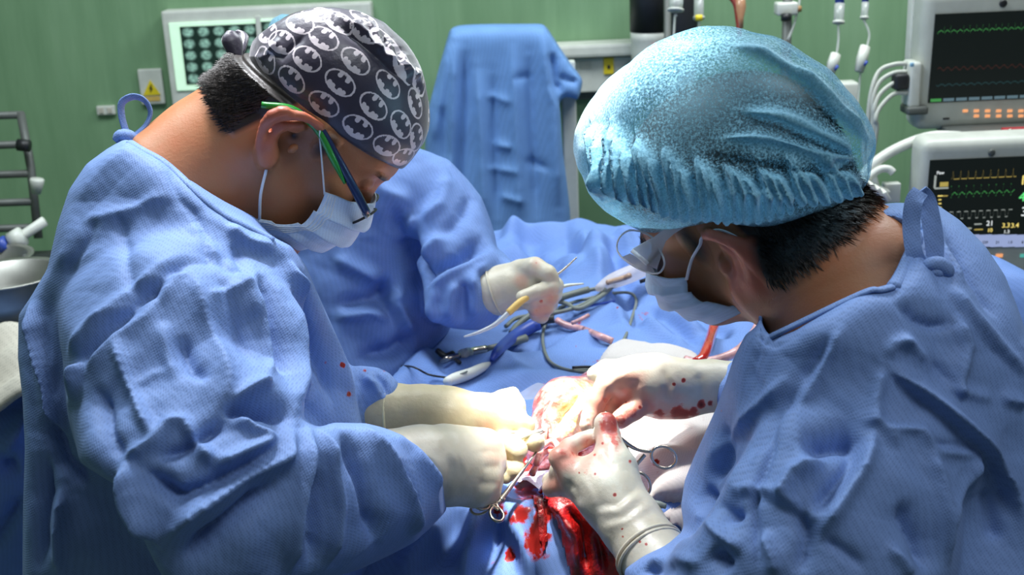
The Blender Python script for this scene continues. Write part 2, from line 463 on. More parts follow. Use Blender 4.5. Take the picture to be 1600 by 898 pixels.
def skin_mat(name, col):
    m, nt, b, o = nm(name)
    n1 = noise(nt, 22, 5, .6); n2 = noise(nt, 420, 3, .6)
    base = mixc(nt, ramp(nt, n1, .35, .7), col, [min(1, col[0] * 1.12), col[1] * .86, col[2] * .8])
    at = N_(nt, 'ShaderNodeAttribute', attribute_name='hair')  # hair, plus the shade painted into the left surgeon's ear hollow
    base = mixc(nt, ramp(nt, at.outputs['Fac'], .25, .8), base, (0.018, 0.012, 0.009))
    ar = N_(nt, 'ShaderNodeAttribute', attribute_name='red')
    base = mixc(nt, ar.outputs['Fac'], base, (0.55, 0.13, 0.07))
    nt.links.new(base, b.inputs['Base Color']); b.inputs['Roughness'].default_value = .48
    b.inputs['Subsurface Weight'].default_value = .06; b.inputs['Subsurface Scale'].default_value = .005
    b.inputs['Subsurface Radius'].default_value = (1, .35, .2)
    n3 = noise(nt, 130, 4, .7); p_ = bump(nt, b, n2, .4, .0006); bump(nt, b, n3, .25, .0012, p_); return m
MSK = skin_mat('skin', (0.40, 0.175, 0.075)); MSKB = skin_mat('skin_tan', (0.37, 0.16, 0.07))
def hair_mat():
    m, nt, b, o = nm('hair'); tc = nt.nodes.new('ShaderNodeTexCoord')
    mp = nt.nodes.new('ShaderNodeMapping'); mp.inputs['Scale'].default_value = (1, 1, .18); nt.links.new(tc.outputs['Object'], mp.inputs[0])
    n = noise(nt, 520, 3, .6, mp.outputs[0])
    nt.links.new(mixc(nt, ramp(nt, n, .35, .7), (0.006, 0.005, 0.004), (0.045, 0.032, 0.024)), b.inputs['Base Color'])
    b.inputs['Roughness'].default_value = .5; bump(nt, b, n, .8, .002); return m
MH = hair_mat()
def latex(name='latex', c0=(0.52, 0.47, 0.36), c1=(0.62, 0.57, 0.46)):
    m, nt, b, o = nm(name); n1 = noise(nt, 30, 4, .6); n2 = noise(nt, 90, 4, .6)
    base = mixc(nt, ramp(nt, n1, .3, .7), c0, c1)
    ap = N_(nt, 'ShaderNodeAttribute', attribute_name='pink')
    base = mixc(nt, ap.outputs['Fac'], base, (0.66, 0.22, 0.15))
    base, bf = blood_mix(nt, base, (0.16, 0.01, 0.008), (0.60, 0.10, 0.07)); nt.links.new(base, b.inputs['Base Color'])
    b.inputs['Roughness'].default_value = .42; b.inputs['Subsurface Weight'].default_value = .2
    b.inputs['Subsurface Scale'].default_value = .01; b.inputs['Subsurface Radius'].default_value = (1, .6, .4)
    bump(nt, b, n2, .30, .0025); return m
MLX = latex(); MLY = latex('yellowish_latex', (0.52, 0.44, 0.26), (0.62, 0.53, 0.34)); MLXC = simple('latex_roll', (0.80, 0.70, 0.42), .45, sss=.1)
MST = simple('stainless_steel', (0.50, 0.45, 0.38), .25, 1.0)
MBAS = simple('brushed_steel', (0.34, 0.34, 0.31), .45, .9)
MSTD = simple('dull_steel', (0.12, 0.13, 0.12), .5, .3)
MPW = simple('white_plastic', (0.62, 0.64, 0.58), .4)
MPB = simple('black_plastic', (0.015, 0.016, 0.018), .45)
MPG = simple('grey_rubber_cable', (0.17, 0.19, 0.17), .5)
MBLUE = simple('blue_plastic', (0.03, 0.07, 0.36), .4)
MYEL = simple('yellow_plastic', (0.72, 0.48, 0.13), .4)
MYST = simple('yellow_sticker', (0.80, 0.62, 0.02), .5)
MRED = simple('red_plastic', (0.35, 0.02, 0.03), .5)
MTUBE = simple('clear_tubing', (0.75, 0.78, 0.76), .15, trans=.5, alpha=.8)
MTRED = simple('blood_filled_tubing', (0.50, 0.015, 0.012), .12, coat=1)
MTPINK = simple('bloodstained_tubing', (0.62, 0.34, 0.34), .2, nz=.3, nscale=90)
MBEZ = simple('monitor_casing', (0.50, 0.52, 0.46), .45)
MFLOOR = simple('floor_vinyl', (0.16, 0.22, 0.17), .4)
MORG = simple('lit_orange_key', (0.6, 0.25, 0.1), .5, emit=(1.0, 0.42, 0.18), es=.8)
def emis(name, col, s): return simple(name, [c * .3 for c in col], .5, emit=col, es=s)
MSCR = simple('dark_screen', (0.004, 0.006, 0.006), .35, spec=.12, emit=(0.010, 0.014, 0.013), es=.6)
MEG = emis('green_trace', (0.08, 0.42, 0.10), .5); MEY = emis('yellow_trace', (0.55, 0.42, 0.10), .7); MEW = emis('white_trace', (0.5, 0.55, 0.5), .6)
MEGB = emis('green_digits', (0.15, 0.9, 0.25), .9); MEYB = emis('yellow_digits', (0.95, 0.75, 0.2), 1.0); MEWB = emis('white_digits', (.85, .9, .9), .9)
MER = emis('dark_red_trace', (0.05, 0.012, 0.008), .5); MEC = emis('dim_cyan_trace', (0.01, 0.05, 0.055), .5); MEBAR = emis('pale_blue_key', (0.38, 0.46, 0.75), .75)
MEBD = emis('slate_blue_key', (0.12, 0.2, 0.24), .7)
def wall_mat():
    m, nt, b, o = nm('green_wall'); tc = nt.nodes.new('ShaderNodeTexCoord'); mp = nt.nodes.new('ShaderNodeMapping')
    mp.inputs['Scale'].default_value = (1, 1, .12); nt.links.new(tc.outputs['Object'], mp.inputs[0])
    n1 = noise(nt, 26, 5, .6, mp.outputs[0]); n2 = noise(nt, 3, 3, .5)
    n3 = noise(nt, 9, 3, .5, mp.outputs[0])
    a = mixc(nt, ramp(nt, n1, .3, .72), (0.165, 0.30, 0.16), (0.215, 0.365, 0.205))
    a = mixc(nt, ramp(nt, n3, .55, .8), a, (0.26, 0.41, 0.25)); a = mixc(nt, ramp(nt, n2, .5, .8), a, (0.16, 0.29, 0.155))
    nt.links.new(a, b.inputs['Base Color']); b.inputs['Roughness'].default_value = .45; bump(nt, b, n1, .15, .002); return m
MWALL = wall_mat()
def film_mat():
    # rows of pale scan slices on a dark film, lit from behind
    m, nt, b, o = nm('scan_film'); uv = N_(nt, 'ShaderNodeAttribute', attribute_name='fuv')
    mp = nt.nodes.new('ShaderNodeVectorMath'); mp.operation = 'FRACTION'; nt.links.new(uv.outputs['Vector'], mp.inputs[0])
    s = nt.nodes.new('ShaderNodeVectorMath'); s.operation = 'SUBTRACT'; s.inputs[1].default_value = (.5, .5, 0); nt.links.new(mp.outputs[0], s.inputs[0])
    k = nt.nodes.new('ShaderNodeVectorMath'); k.operation = 'MULTIPLY'; k.inputs[1].default_value = (1.1, .95, 0); nt.links.new(s.outputs[0], k.inputs[0])
    l = nt.nodes.new('ShaderNodeVectorMath'); l.operation = 'LENGTH'; nt.links.new(k.outputs[0], l.inputs[0])
    n = noise(nt, 4.5, 4, .6, uv.outputs['Vector'])
    f = ramp(nt, l.outputs['Value'], .26, .46, (1, 1, 1), (0, 0, 0))
    mu = N_(nt, 'ShaderNodeMath', operation='MULTIPLY'); nt.links.new(f, mu.inputs[0]); nt.links.new(ramp(nt, n, .3, .7, (.15, .15, .15)), mu.inputs[1])
    c = mixc(nt, mu.outputs[0], (0.008, 0.022, 0.016), (0.36, 0.62, 0.50))
    nt.links.new(c, b.inputs['Base Color']); nt.links.new(c, b.inputs['Emission Color']); b.inputs['Emission Strength'].default_value = .42
    b.inputs['Roughness'].default_value = .3; return m
MFILM = film_mat(); MLIT = simple('lit_panel', (0.6, 0.8, 0.65), .5, emit=(0.5, 0.78, 0.52), es=.62)
def bouffant_mat():
    m, nt, b, o = nm('cap_nonwoven'); tc = nt.nodes.new('ShaderNodeTexCoord')
    nA = noise(nt, 480, 5, .8); nB = noise(nt, 190, 4, .7); nC = noise(nt, 14, 3, .5)
    base = mixc(nt, ramp(nt, nA, .35, .68), (0.05, 0.23, 0.37), (0.40, 0.74, 0.90))
    nt.links.new(base, b.inputs['Base Color']); b.inputs['Roughness'].default_value = .75; b.inputs['Specular IOR Level'].default_value = .3
    b.inputs['Sheen Weight'].default_value = .3
    p = bump(nt, b, nB, .4, .0015); bump(nt, b, nA, .5, .0006, p)
    tr = nt.nodes.new('ShaderNodeBsdfTransparent'); tr.inputs[0].default_value = (.75, .9, .97, 1)
    tl = nt.nodes.new('ShaderNodeBsdfTranslucent'); tl.inputs[0].default_value = (.3, .62, .8, 1)
    mx1 = nt.nodes.new('ShaderNodeMixShader'); mx1.inputs[0].default_value = .2; nt.links.new(b.outputs[0], mx1.inputs[1]); nt.links.new(tl.outputs[0], mx1.inputs[2])
    at = N_(nt, 'ShaderNodeAttribute', attribute_name='ply')
    mx = nt.nodes.new('ShaderNodeMixShader')
    ad = N_(nt, 'ShaderNodeMath', operation='SUBTRACT'); nt.links.new(ramp(nt, nA, .44, .66, (.9, .9, .9), (.06, .06, .06)), ad.inputs[0]); nt.links.new(at.outputs['Fac'], ad.inputs[1]); ad.use_clamp = True
    nt.links.new(ad.outputs[0], mx.inputs[0]); nt.links.new(mx1.outputs[0], mx.inputs[1]); nt.links.new(tr.outputs[0], mx.inputs[2]); nt.links.new(mx.outputs[0], o.inputs[0]); return m
MBF = bouffant_mat()
def printcap_mat():
    m, nt, b, o = nm('printed_cap'); at = N_(nt, 'ShaderNodeAttribute', attribute_name='print'); n = noise(nt, 60, 4, .6)
    c = mixc(nt, ramp(nt, at.outputs['Fac'], .35, .65), mixc(nt, n, (0.016, 0.012, 0.028), (0.035, 0.028, 0.055)), (0.62, 0.55, 0.58))
    nt.links.new(c, b.inputs['Base Color']); b.inputs['Roughness'].default_value = .36; b.inputs['Sheen Weight'].default_value = .35; b.inputs['Specular IOR Level'].default_value = .6
    bump(nt, b, n, .3, .003); return m
MCP = printcap_mat()
def tissue():
    m, nt, b, o = nm('wound_tissue'); n1 = noise(nt, 55, 5, .65); n2 = noise(nt, 140, 4, .6)
    at = N_(nt, 'ShaderNodeAttribute', attribute_name='blood'); af = N_(nt, 'ShaderNodeAttribute', attribute_name='fat')
    c = mixc(nt, ramp(nt, n1, .35, .62), (0.74, 0.40, 0.36), (0.50, 0.09, 0.07))
    c = mixc(nt, af.outputs['Fac'], c, mixc(nt, ramp(nt, n2, .4, .6), (0.80, 0.62, 0.42), (0.78, 0.50, 0.15)))
    ad = N_(nt, 'ShaderNodeMath', operation='MULTIPLY'); nt.links.new(at.outputs['Fac'], ad.inputs[0]); nt.links.new(ramp(nt, n1, .38, .55), ad.inputs[1])
    c = mixc(nt, ad.outputs[0], c, (0.34, 0.012, 0.012)); nt.links.new(c, b.inputs['Base Color'])
    b.inputs['Roughness'].default_value = .22; b.inputs['Subsurface Weight'].default_value = .15; b.inputs['Subsurface Scale'].default_value = .006
    b.inputs['Coat Weight'].default_value = .5; b.inputs['Coat Roughness'].default_value = .12; bump(nt, b, n2, .6, .003); return m
MTI = tissue()
def bloodcloth():
    m, nt, b, o = nm('blood_soaked_cloth'); n1 = noise(nt, 45, 5, .65); n2 = noise(nt, 170, 4, .6)
    c = mixc(nt, ramp(nt, n1, .35, .65), (0.10, 0.003, 0.003), (0.55, 0.012, 0.010)); nt.links.new(c, b.inputs['Base Color'])
    b.inputs['Roughness'].default_value = .2; b.inputs['Coat Weight'].default_value = .7; b.inputs['Coat Roughness'].default_value = .1; bump(nt, b, n2, .7, .004); return m
MBC = bloodcloth()
MFILMC = simple('clear_plastic_film', (0.75, 0.78, 0.9), .15, alpha=.45, spec=.9, coat=.8)
MGLASS = simple('clear_lens', (0.95, 0.97, 0.97), .03, trans=1.0, spec=.6); MGLASS.node_tree.nodes['Principled BSDF'].inputs['IOR'].default_value = 1.25
MFROST0 = simple('frosted_clear_plastic', (0.92, 0.88, 0.88), .35, alpha=.6, spec=.8)
def frost():
    m, nt, b, o = nm('frosted_clear_plastic'); b.inputs['Base Color'].default_value = (.9, .84, .84, 1); b.inputs['Roughness'].default_value = .3
    tl = nt.nodes.new('ShaderNodeBsdfTranslucent'); tl.inputs[0].default_value = (.95, .88, .88, 1); tr = nt.nodes.new('ShaderNodeBsdfTransparent')
    m1 = nt.nodes.new('ShaderNodeMixShader'); m1.inputs[0].default_value = .5; m2 = nt.nodes.new('ShaderNodeMixShader'); m2.inputs[0].default_value = .3
    nt.links.new(b.outputs[0], m1.inputs[1]); nt.links.new(tl.outputs[0], m1.inputs[2]); nt.links.new(m1.outputs[0], m2.inputs[1]); nt.links.new(tr.outputs[0], m2.inputs[2]); nt.links.new(m2.outputs[0], o.inputs[0]); return m
MFROST = frost()
MNAVY = simple('navy_temple', (0.01, 0.025, 0.09), .25, coat=.4); MGRN = simple('green_temple', (0.02, 0.26, 0.03), .3, coat=.4)
# ------------------------------------------------------------------ the room
def wall_slab(name, c, s): tag(mo(name, bevbox(c, s), MWALL if name.startswith('wall') else MFLOOR, smooth=False), kind='structure')
wall_slab('floor', (0, 1.3, -0.02), (6.4, 6.0, 0.04))
wall_slab('wall_back', (0, YW + .05, 1.5), (6.4, .1, 3.0))
wall_slab('wall_left', (-2.75, 1.3, 1.5), (.1, 3.8, 3.0))

DOWN = np.array([0, 0, -1.0]); XR = np.array([1.0, 0, 0]); UP = np.array([0, 0, 1.0]); BK = np.array([0, -1.0, 0])
# X-ray viewing box on the wall
def wallquad(name, px, off, th, mat, parent, attrs=None):
    p = [W(x, y, off) for x, y in px]; return mo(name, quad(p, th, (0, -1, 0)), mat, parent, smooth=False)
vb = thing('viewing_box', 'white framed light box with rows of scan slices hanging on the green wall', 'light box', W(360, 90))
def wallframe(name, x0, y0, x1, y1, w, off, th, mat, parent):
    a = W(x0, y0); b = W(x1, y1); L, R_, Tp, B_ = a[0], b[0], a[2], b[2]; gs = []
    for c, s in ((((L + R_) / 2, Tp - w / 2), (R_ - L, w)), (((L + R_) / 2, B_ + w / 2), (R_ - L, w)), ((L + w / 2, (Tp + B_) / 2), (w, Tp - B_)), ((R_ - w / 2, (Tp + B_) / 2), (w, Tp - B_))):
        gs.append(bevbox((c[0], YW - off, c[1]), (s[0], th, s[1]), bev=.004))
    return mo(name, join(*gs), mat, parent, smooth=False)
wl = W(262, 30)[0]; wt = W(262, 14)[2]; wb = W(278, 160)[2]; wr = wl + .53
def vq(name, x0, x1, z0, z1, y, th, mat, bev=.003): return mo(name, bevbox(((x0 + x1) / 2, y, (z0 + z1) / 2), (x1 - x0, th, z1 - z0), bev=bev), mat, vb, smooth=False)
vq('housing', wl, wr, wb, wt, YW - .03, .06, MPW, .006)
vq('lit_panel', wl + .018, wr - .018, wb + .04, wt - .03, YW - .062, .006, MLIT, .001)
mid = wl + .245
def film(x0, x1, z0, z1, nu, nv):
    V = []; A = []
    for v in (0, 1):
        for u in (0, 1): V.append([x0 + (x1 - x0) * u, YW - .0672, z0 + (z1 - z0) * v]); A.append([u * nu, v * nv, 0])
    g = (np.array(V + [[a[0], a[1] + .0015, a[2]] for a in V]), [[0, 1, 3, 2], [4, 6, 7, 5], [0, 2, 6, 4], [1, 5, 7, 3], [0, 4, 5, 1], [2, 3, 7, 6]])
    mo('scan_film', g, MFILM, vb, smooth=False, attrs={'fuv': A + A})
film(wl + .045, mid - .004, wb + .055, wt - .040, 5, 5)
film(mid + .006, wr - .03, wb + .055, wt - .036, 5, 5)
vq('divider', mid - .006, mid + .006, wb + .03, wt - .02, YW - .072, .012, MPW, .002)

# socket plates
so = thing('warning_plate', 'white wall plate with a yellow electrical warning triangle', 'wall plate', W(237, 135))
c = W(237, 135, .008); mo('plate', bevbox(c, (.062, .012, .092), bev=.004), MPW, so, smooth=False)
def tri(cx, cz, r, y, th=.002): return quad([(cx + r * math.cos(a), y, cz + r * math.sin(a)) for a in (math.pi / 2, math.pi * 7 / 6, math.pi * 11 / 6)], th, (0, -1, 0))
mo('warning_triangle', tri(c[0], c[2] - .008, .026, c[1] - .008), MYST, so, smooth=False)
bx, bz = c[0], c[2] - .006
mo('lightning_mark', quad([(bx + a * .001, c[1] - .0105, bz + b * .001) for a, b in ((2, 13), (-5, 1), (-1, 1), (-3, -9), (5, 3), (1, 3), (4, 11))], .001, (0, -1, 0)), MPB, so, smooth=False)
mo('label_strip', bevbox((c[0], c[1] - .007, c[2] - .031), (.04, .002, .012)), MYEL, so, smooth=False)
s2 = thing('wall_socket', 'small beige two-gang socket low on the green wall', 'socket', W(166, 172))
c = W(166, 172, .006); mo('plate', bevbox(c, (.048, .012, .024), bev=.003), MPW, s2, smooth=False)
for k in (-1, 1): mo('outlet', bevbox((c[0] + k * .011, c[1] - .007, c[2]), (.012, .003, .014), bev=.001), MTW, s2, smooth=False)

# service trunking behind the draped stand
tr = thing('service_rail', 'white wall trunking with a yellow outlet sticker right of the draped stand', 'trunking', W(930, 100))
a = W(840, 62); b = W(1010, 142); xl, xr = a[0], b[0] + .12; zt, zm, zb = W(930, 62)[2], W(930, 82)[2], W(930, 138)[2]
mo('top_rail', bevbox(((xl + xr) / 2, YW - .05, (zt + zm) / 2), (xr - xl, .09, zt - zm), bev=.008), MPW, tr, smooth=False)
mo('panel', bevbox(((xl + xr) / 2, YW - .035, (zm + zb) / 2 - .002), (xr - xl, .06, zm - zb - .006), bev=.004), MPW, tr, smooth=False)
mo('lower_rail', bevbox(((xl + xr) / 2, YW - .015, zb - .012), (xr - xl, .03, .022), bev=.003), MSTD, tr, smooth=False)  # thin dark rail along the panel's lower edge
c = W(951, 103, .068); mo('yellow_outlet', bevbox(c, (.026, .006, .042), bev=.002), MYST, tr, smooth=False)
mo('outlet_hole', bevbox(c + [0, -.004, -.002], (.007, .003, .009), bev=.001), MPB, tr, smooth=False)
c = W(915, 102, .066); mo('blank_cover', bevbox(c, (.03, .003, .018), bev=.001), MBEZ, tr, smooth=False)

# blue draped stand
ds = thing('draped_stand', 'tall stand covered by a hanging blue drape against the green wall', 'draped stand', (P(785, 360, 2.85)[0], P(785, 360, 2.85)[1], 0))
poly = [(703, 42), (720, 39), (850, 38), (866, 62), (890, 98), (911, 125), (904, 158), (886, 150), (871, 158), (880, 240), (890, 330), (896, 600), (700, 600), (690, 300), (664, 245), (666, 190), (684, 110)]
cc = P(785, 240, 2.88)
f = boxf((cc[0], cc[1] + .02, cc[2] - .25), (.50, .26, 1.12), None, .04)
V, Q = mesh_field(hull(f, poly, .02), (cc[0] - .3, cc[1] - .2, cc[2] - .9), (cc[0] + .3, cc[1] + .25, cc[2] + .4), .011)
V, Q = subdiv(V, Q); N = vnorm(V, Q)
SF = [('r', 16, 7, [(712, 60), (706, 200), (700, 330)]), ('v', 14, 8, [(728, 70), (722, 200), (716, 340)]), ('r', 14, 9, [(745, 100), (752, 220), (756, 360)]),
      ('v', 12, 7, [(770, 110), (772, 230), (778, 350)]), ('r', 10, 9, [(800, 60), (806, 200), (812, 350)]), ('v', 12, 8, [(826, 80), (830, 200), (840, 350)]),
      ('r', 16, 8, [(846, 42), (852, 100), (862, 160), (872, 330)]), ('v', 14, 8, [(862, 80), (866, 130), (880, 148)]), ('r', 8, 6, [(705, 60), (690, 150), (672, 240)]),
      ('r', 6, 4, [(760, 148), (800, 160)]), ('r', 8, 4, [(770, 225), (800, 230)]), ('v', 6, 5, [(800, 122), (830, 120)]), ('v', 8, 5, [(820, 250), (850, 262), (846, 268)]), ('r', 7, 4, [(760, 262), (812, 268)]), ('v', 8, 6, [(690, 160), (700, 260)]),
      ('v', 10, 5, [(872, 120), (895, 128), (908, 126)]), ('r', 7, 5, [(780, 305), (820, 315)])]
V = folds(V, N, SF); V += N * (crumple(V, 22, 5) * .10)[:, None]
mo('drape_cover', (V, Q), MDB, ds)
p = P(882, 200, 2.98); mo('post', bevbox((p[0] + .012, p[1], .75), (.034, .034, 1.2), bev=.004), MPW, ds, smooth=False)
for k in (-1, 1): mo('base_foot', bevbox((cc[0] + k * .16, cc[1] + .02, .07), (.05, .34, .14), bev=.01), MSTD, ds)

# ---------------------------------------------- left: wire rack, trolley, basins
rk = thing('wire_rack', 'dull grey wall rack of horizontal rods at the left edge', 'rack', W(40, 330, .3))
rr = .009
def rod(name, pts, r, mat, par, sm=0): return mo(name, tube(pts, r, 10, sm), mat, par)
rod('upright', [P(32, 176, 2.8), P(48, 260, 2.8), P(60, 372, 2.8)], .010, MSTD, rk)
rod('upright', [P(-90, 176, 2.8), P(-70, 372, 2.8)], .010, MSTD, rk)
for y in (180, 226, 272, 316, 356): rod('rung', [P(-88, y + 4, 2.8), P(36 + (y - 180) * .13, y - 1, 2.8)], rr, MSTD, rk)
rod('clip', [P(28, 226, 2.76), P(46, 228, 2.76)], .014, MPB, rk)
mo('hooked_cup', lathe([(.010, 0), (.016, .03), (.014, .034)], P(57, 302, 2.76), (0.2, 0, 1)), MPW, rk)
ta = thing('articulated_arm', 'pale jointed equipment arm crossing in front of the wire rack', 'arm', P(20, 400, 2.4))
rod('upper_tube', [P(-15, 398, 2.4), P(30, 372, 2.4), P(70, 345, 2.4)], .010, MPW, ta)
rod('joint', [P(18, 378, 2.38), P(36, 368, 2.38)], .019, MPW, ta); rod('lower_tube', [P(18, 378, 2.4), P(50, 428, 2.4)], .007, MPW, ta)
rod('knob', [P(0, 386, 2.37), P(12, 380, 2.37)], .017, MBLUE, ta); rod('brace', [P(-10, 425, 2.4), P(18, 462, 2.4)], .006, MPW, ta)
tt = thing('instrument_trolley', 'steel trolley shelf holding basins at the left edge', 'trolley', (P(0, 480, 2.2)[0], P(0, 480, 2.2)[1], 0))
g = P(0, 500, 2.2); mo('shelf', bevbox((g[0] - .1, g[1] + .05, g[2] - .05), (.5, .38, .015), bev=.004), MBAS, tt, smooth=False)
for sx in (-1, 1):
    for sy in (-1, 1): mo('leg', tube([(g[0] - .1 + sx * .23, g[1] + .05 + sy * .17, 0), (g[0] - .1 + sx * .23, g[1] + .05 + sy * .17, g[2] + .02)], .012, 10), MSTD, tt)
def basin(x, y, d, r, h, label, nm_='steel_basin'):
    c = P(x, y, d); o = mo(nm_, lathe([(r * .7, 0), (r * .95, h * .5), (r, h), (r * 1.12, h + .003), (r * 1.12, h + .006), (r * .97, h + .004), (r * .9, h * .5), (r * .6, .006)], c, seg=36), MBAS); tag(o, label, 'basin')
    return o
basin(22, 492, 2.12, .085, .07, 'round steel basin nearest the left surgeon on the trolley'); basin(-22, 455, 2.3, .085, .06, 'round steel basin at the back of the trolley, cut by the left edge')
for k, (x0, y0, x1, y1) in enumerate([(20, 418, 60, 432), (0, 436, 44, 428), (36, 400, 62, 424)]):
    rod('handle_rod', [P(x0, y0, 2.3), P(x1, y1, 2.3)], .006, MSTD, tt)
mo('dark_bin', bevbox(P(35, 430, 2.42) + [0, .0, -.04], (.22, .1, .16), bev=.02), MPB, tt)
mo('lower_tray', bevbox((g[0] - .1, g[1] + .02, g[2] - .14), (.5, .36, .06), bev=.02), MPB, tt)

# draped side table, bottom left
sd = thing('side_table', 'blue draped side table behind the left surgeon at the left edge', 'table', (P(-30, 700, 1.8)[0], P(-30, 700, 1.8)[1], 0))
cc = P(-10, 620, 1.85)
f = boxf((cc[0] - .06, cc[1] + .05, cc[2] - .36), (.30, .30, .74), None, .05)
V, Q = mesh_field(f, (cc[0] - .35, cc[1] - .3, cc[2] - .8), (cc[0] + .25, cc[1] + .4, cc[2] + .15), .014); V, Q = subdiv(V, Q); N = vnorm(V, Q)
V = folds(V, N, [('r', 22, 9, [(0, 700), (20, 690), (40, 640)]), ('v', 22, 10, [(0, 730), (30, 725)]), ('v', 18, 10, [(-20, 860), (20, 800), (40, 770)]), ('r', 18, 8, [(0, 640), (16, 610), (40, 600)])])
V += N * (crumple(V, 16, 9) * .25)[:, None]; mo('drape_cover', (V, Q), MDR, sd, attrs={'blood': np.zeros(len(V))})
for sx in (-1, 1):
    for sy in (-1, 1): mo('leg', tube([(cc[0] - .06 + sx * .12, cc[1] + .05 + sy * .15, 0), (cc[0] - .06 + sx * .12, cc[1] + .05 + sy * .15, cc[2] - .5)], .012, 10), MSTD, sd)
c0 = cc + [.02, -.02, .018]
def tw(u, v):
    a = (u - .5) * .34; b = (v - .5) * .26
    return c0 + np.array([a, b, .03 + .018 * math.sin(a * 40 + b * 20) + .012 * math.sin(b * 55 + 1)])
tag(mo('folded_towel', sheet(tw, 40, 30, .008), MTW, attrs=None), 'crumpled beige towel on the blue side table at the left edge', 'towel')

# ---------------------------------------------- infusion gear hanging at the top
def ivpole(name, x, y0, y1, d, label, r=.011):
    t = thing(name, label, 'infusion pole', (P(x, 100, d)[0], P(x, 100, d)[1], 0)); a = P(x, y1, d); b = P(x, y0, d)
    mo('pole', tube([(a[0], a[1], 0.05), (a[0], a[1], b[2] + .25)], r, 14), MSTD, t)
    for k in range(5):
        an = k * 1.2566; mo('foot', tube([(a[0], a[1], .07), (a[0] + .12 * math.cos(an), a[1] + .12 * math.sin(an), .03)], .012, 8), MSTD, t)
    for k in (-1, 1): mo('hook', tube([(a[0], a[1], b[2] + .25), (a[0] + k * .06, a[1], b[2] + .26), (a[0] + k * .09, a[1], b[2] + .28)], .004, 8, 4), MSTD, t)
    return t
ip = ivpole('infusion_pole', 1229, -40, 60, 2.72, 'steel infusion pole with a white clamp above the blue bouffant cap')
mo('clamp', bevbox(P(1228, 13, 2.70), (.046, .04, .028), bev=.005), MPW, ip); mo('clamp_knob', tube([P(1228, 22, 2.68), P(1228, 32, 2.68)], .011, 12), MPB, ip)
ip2 = ivpole('infusion_pole', 1043, -40, 60, 2.75, 'thin steel infusion pole beside the black-topped suction canister', .008)
# suction canister with black top
sc_ = thing('suction_canister', 'cloudy white canister with a wide black top hanging on the wall', 'canister', W(1013, 110, .12))
c = W(1016, 110, .13)
mo('vessel', lathe([(.034, -.03), (.043, -.01), (.048, .05), (.047, .072), (.049, .078), (.049, .1)], c, (0, 0, 1), 32), MTUBE if 0 else MPW, sc_)
mo('black_top', lathe([(.050, .098), (.050, .20), (.046, .26)], c, (0, 0, 1), 32), MPB, sc_)
mo('red_mark', bevbox(c + [.012, -.047, .066], (.024, .004, .014), bev=.001), simple('red_print', (.6, .12, .12)), sc_)
mo('bracket', bevbox(c + [0, .06, .1], (.03, .07, .04), bev=.004), MSTD, sc_)
pb = tag(mo('pressure_cuff', bevbox(P(1068, 15, 2.95), (.066, .05, .15), bev=.018), MPB), 'black pressure cuff hanging behind the drip chambers', 'cuff')
def drip(px, d, chamber, label, cap_mat=MBLUE, clampy=None, grp=None, cr=.011):
    (x0, y0), (x1, y1) = px[0], px[1]
    t = thing('drip_line', label, 'drip line', P(px[-1][0], px[-1][1], d)); 
    mo('spike', tube([P(x0, y0 - 30, d), P(x0, y0, d)], cr * .9, 12), cap_mat, t)
    mo('chamber', tube([P(x0, y0, d), P(x0 + (x1 - x0) * chamber, y0 + (y1 - y0) * chamber, d), P(x0 + (x1 - x0) * (chamber + .06), y0 + (y1 - y0) * (chamber + .06), d)], [cr, cr * .95, cr * .35], 14), MTUBE, t)
    mo('collar', tube([P(x0 + (x1 - x0) * (chamber - .1), y0 + (y1 - y0) * (chamber - .1), d), P(x0 + (x1 - x0) * chamber, y0 + (y1 - y0) * chamber, d)], cr * 1.15, 14), MPW, t)
    mo('tubing', tube([P(*q, d) for q in px[1:]] if 0 else [P(x0, y0 + 30, d)] + [P(*q, d) for q in px[1:]], .0026, 8, 5), MTUBE, t)
    if clampy:
        (a, b_), (e, f_) = clampy; mo('roller_clamp', tube([P(a, b_, d - .01), P((a + e) / 2, (b_ + f_) / 2, d - .01), P(e, f_, d - .01)], [.010, .0115, .009], 6, flat=1.25), MPW, t)
        mo('roller_wheel', tube([P((a + e) / 2 + 4, (b_ + f_) / 2 + 6, d - .018), P((a + e) / 2 + 7, (b_ + f_) / 2 + 8, d - .018)], .006, 12), MBLUE, t)
    return t
drip([(1312, 6), (1310, 40), (1310, 62), (1306, 90), (1296, 130), (1300, 200)], 2.6, .9, 'drip line with a small blue cap, white roller clamp beside the bouffant cap', clampy=((1306, 84), (1297, 114)))
drip([(1352, 4), (1350, 32), (1358, 52), (1355, 72), (1345, 110), (1338, 200)], 2.6, .9, 'drip line with a tall blue cap and long white clamp, left of the monitors', clampy=((1352, 72), (1342, 112)), cr=.008)
drip([(1057, -4), (1055, 24), (1053, 50), (1052, 90)], 2.6, .75, 'clear drip line with a wide chamber in front of the black cuff', cap_mat=MTUBE, cr=.015)
drip([(1092, -6), (1092, 34), (1093, 60), (1092, 100)], 2.65, .9, 'clear drip line with a yellow port right of the black cuff', cap_mat=MTUBE, cr=.011)
tag(mo('injection_port', tube([P(1092, 24, 2.62), P(1092, 32, 2.62)], .008, 12), MYST), 'tiny yellow injection port on the clear drip line above the cap', 'port')
bl = thing('blood_line', 'dark red blood transfusion tubing above the blue cap', 'tubing', P(1157, 60, 2.6))
mo('tubing', tube([P(1136, -10, 2.6), P(1148, 5, 2.6), P(1152, 25, 2.6), P(1156, 60, 2.6)], .0055, 10, 5), simple('dark_blood_tube', (.22, .04, .03), .2), bl)
mo('filter_chamber', tube([P(1157, -8, 2.6), P(1157, 12, 2.6), P(1156, 28, 2.6), P(1157, 44, 2.6)], [.010, .012, .008, .006], 12), simple('amber_chamber', (.42, .22, .12), .2), bl)
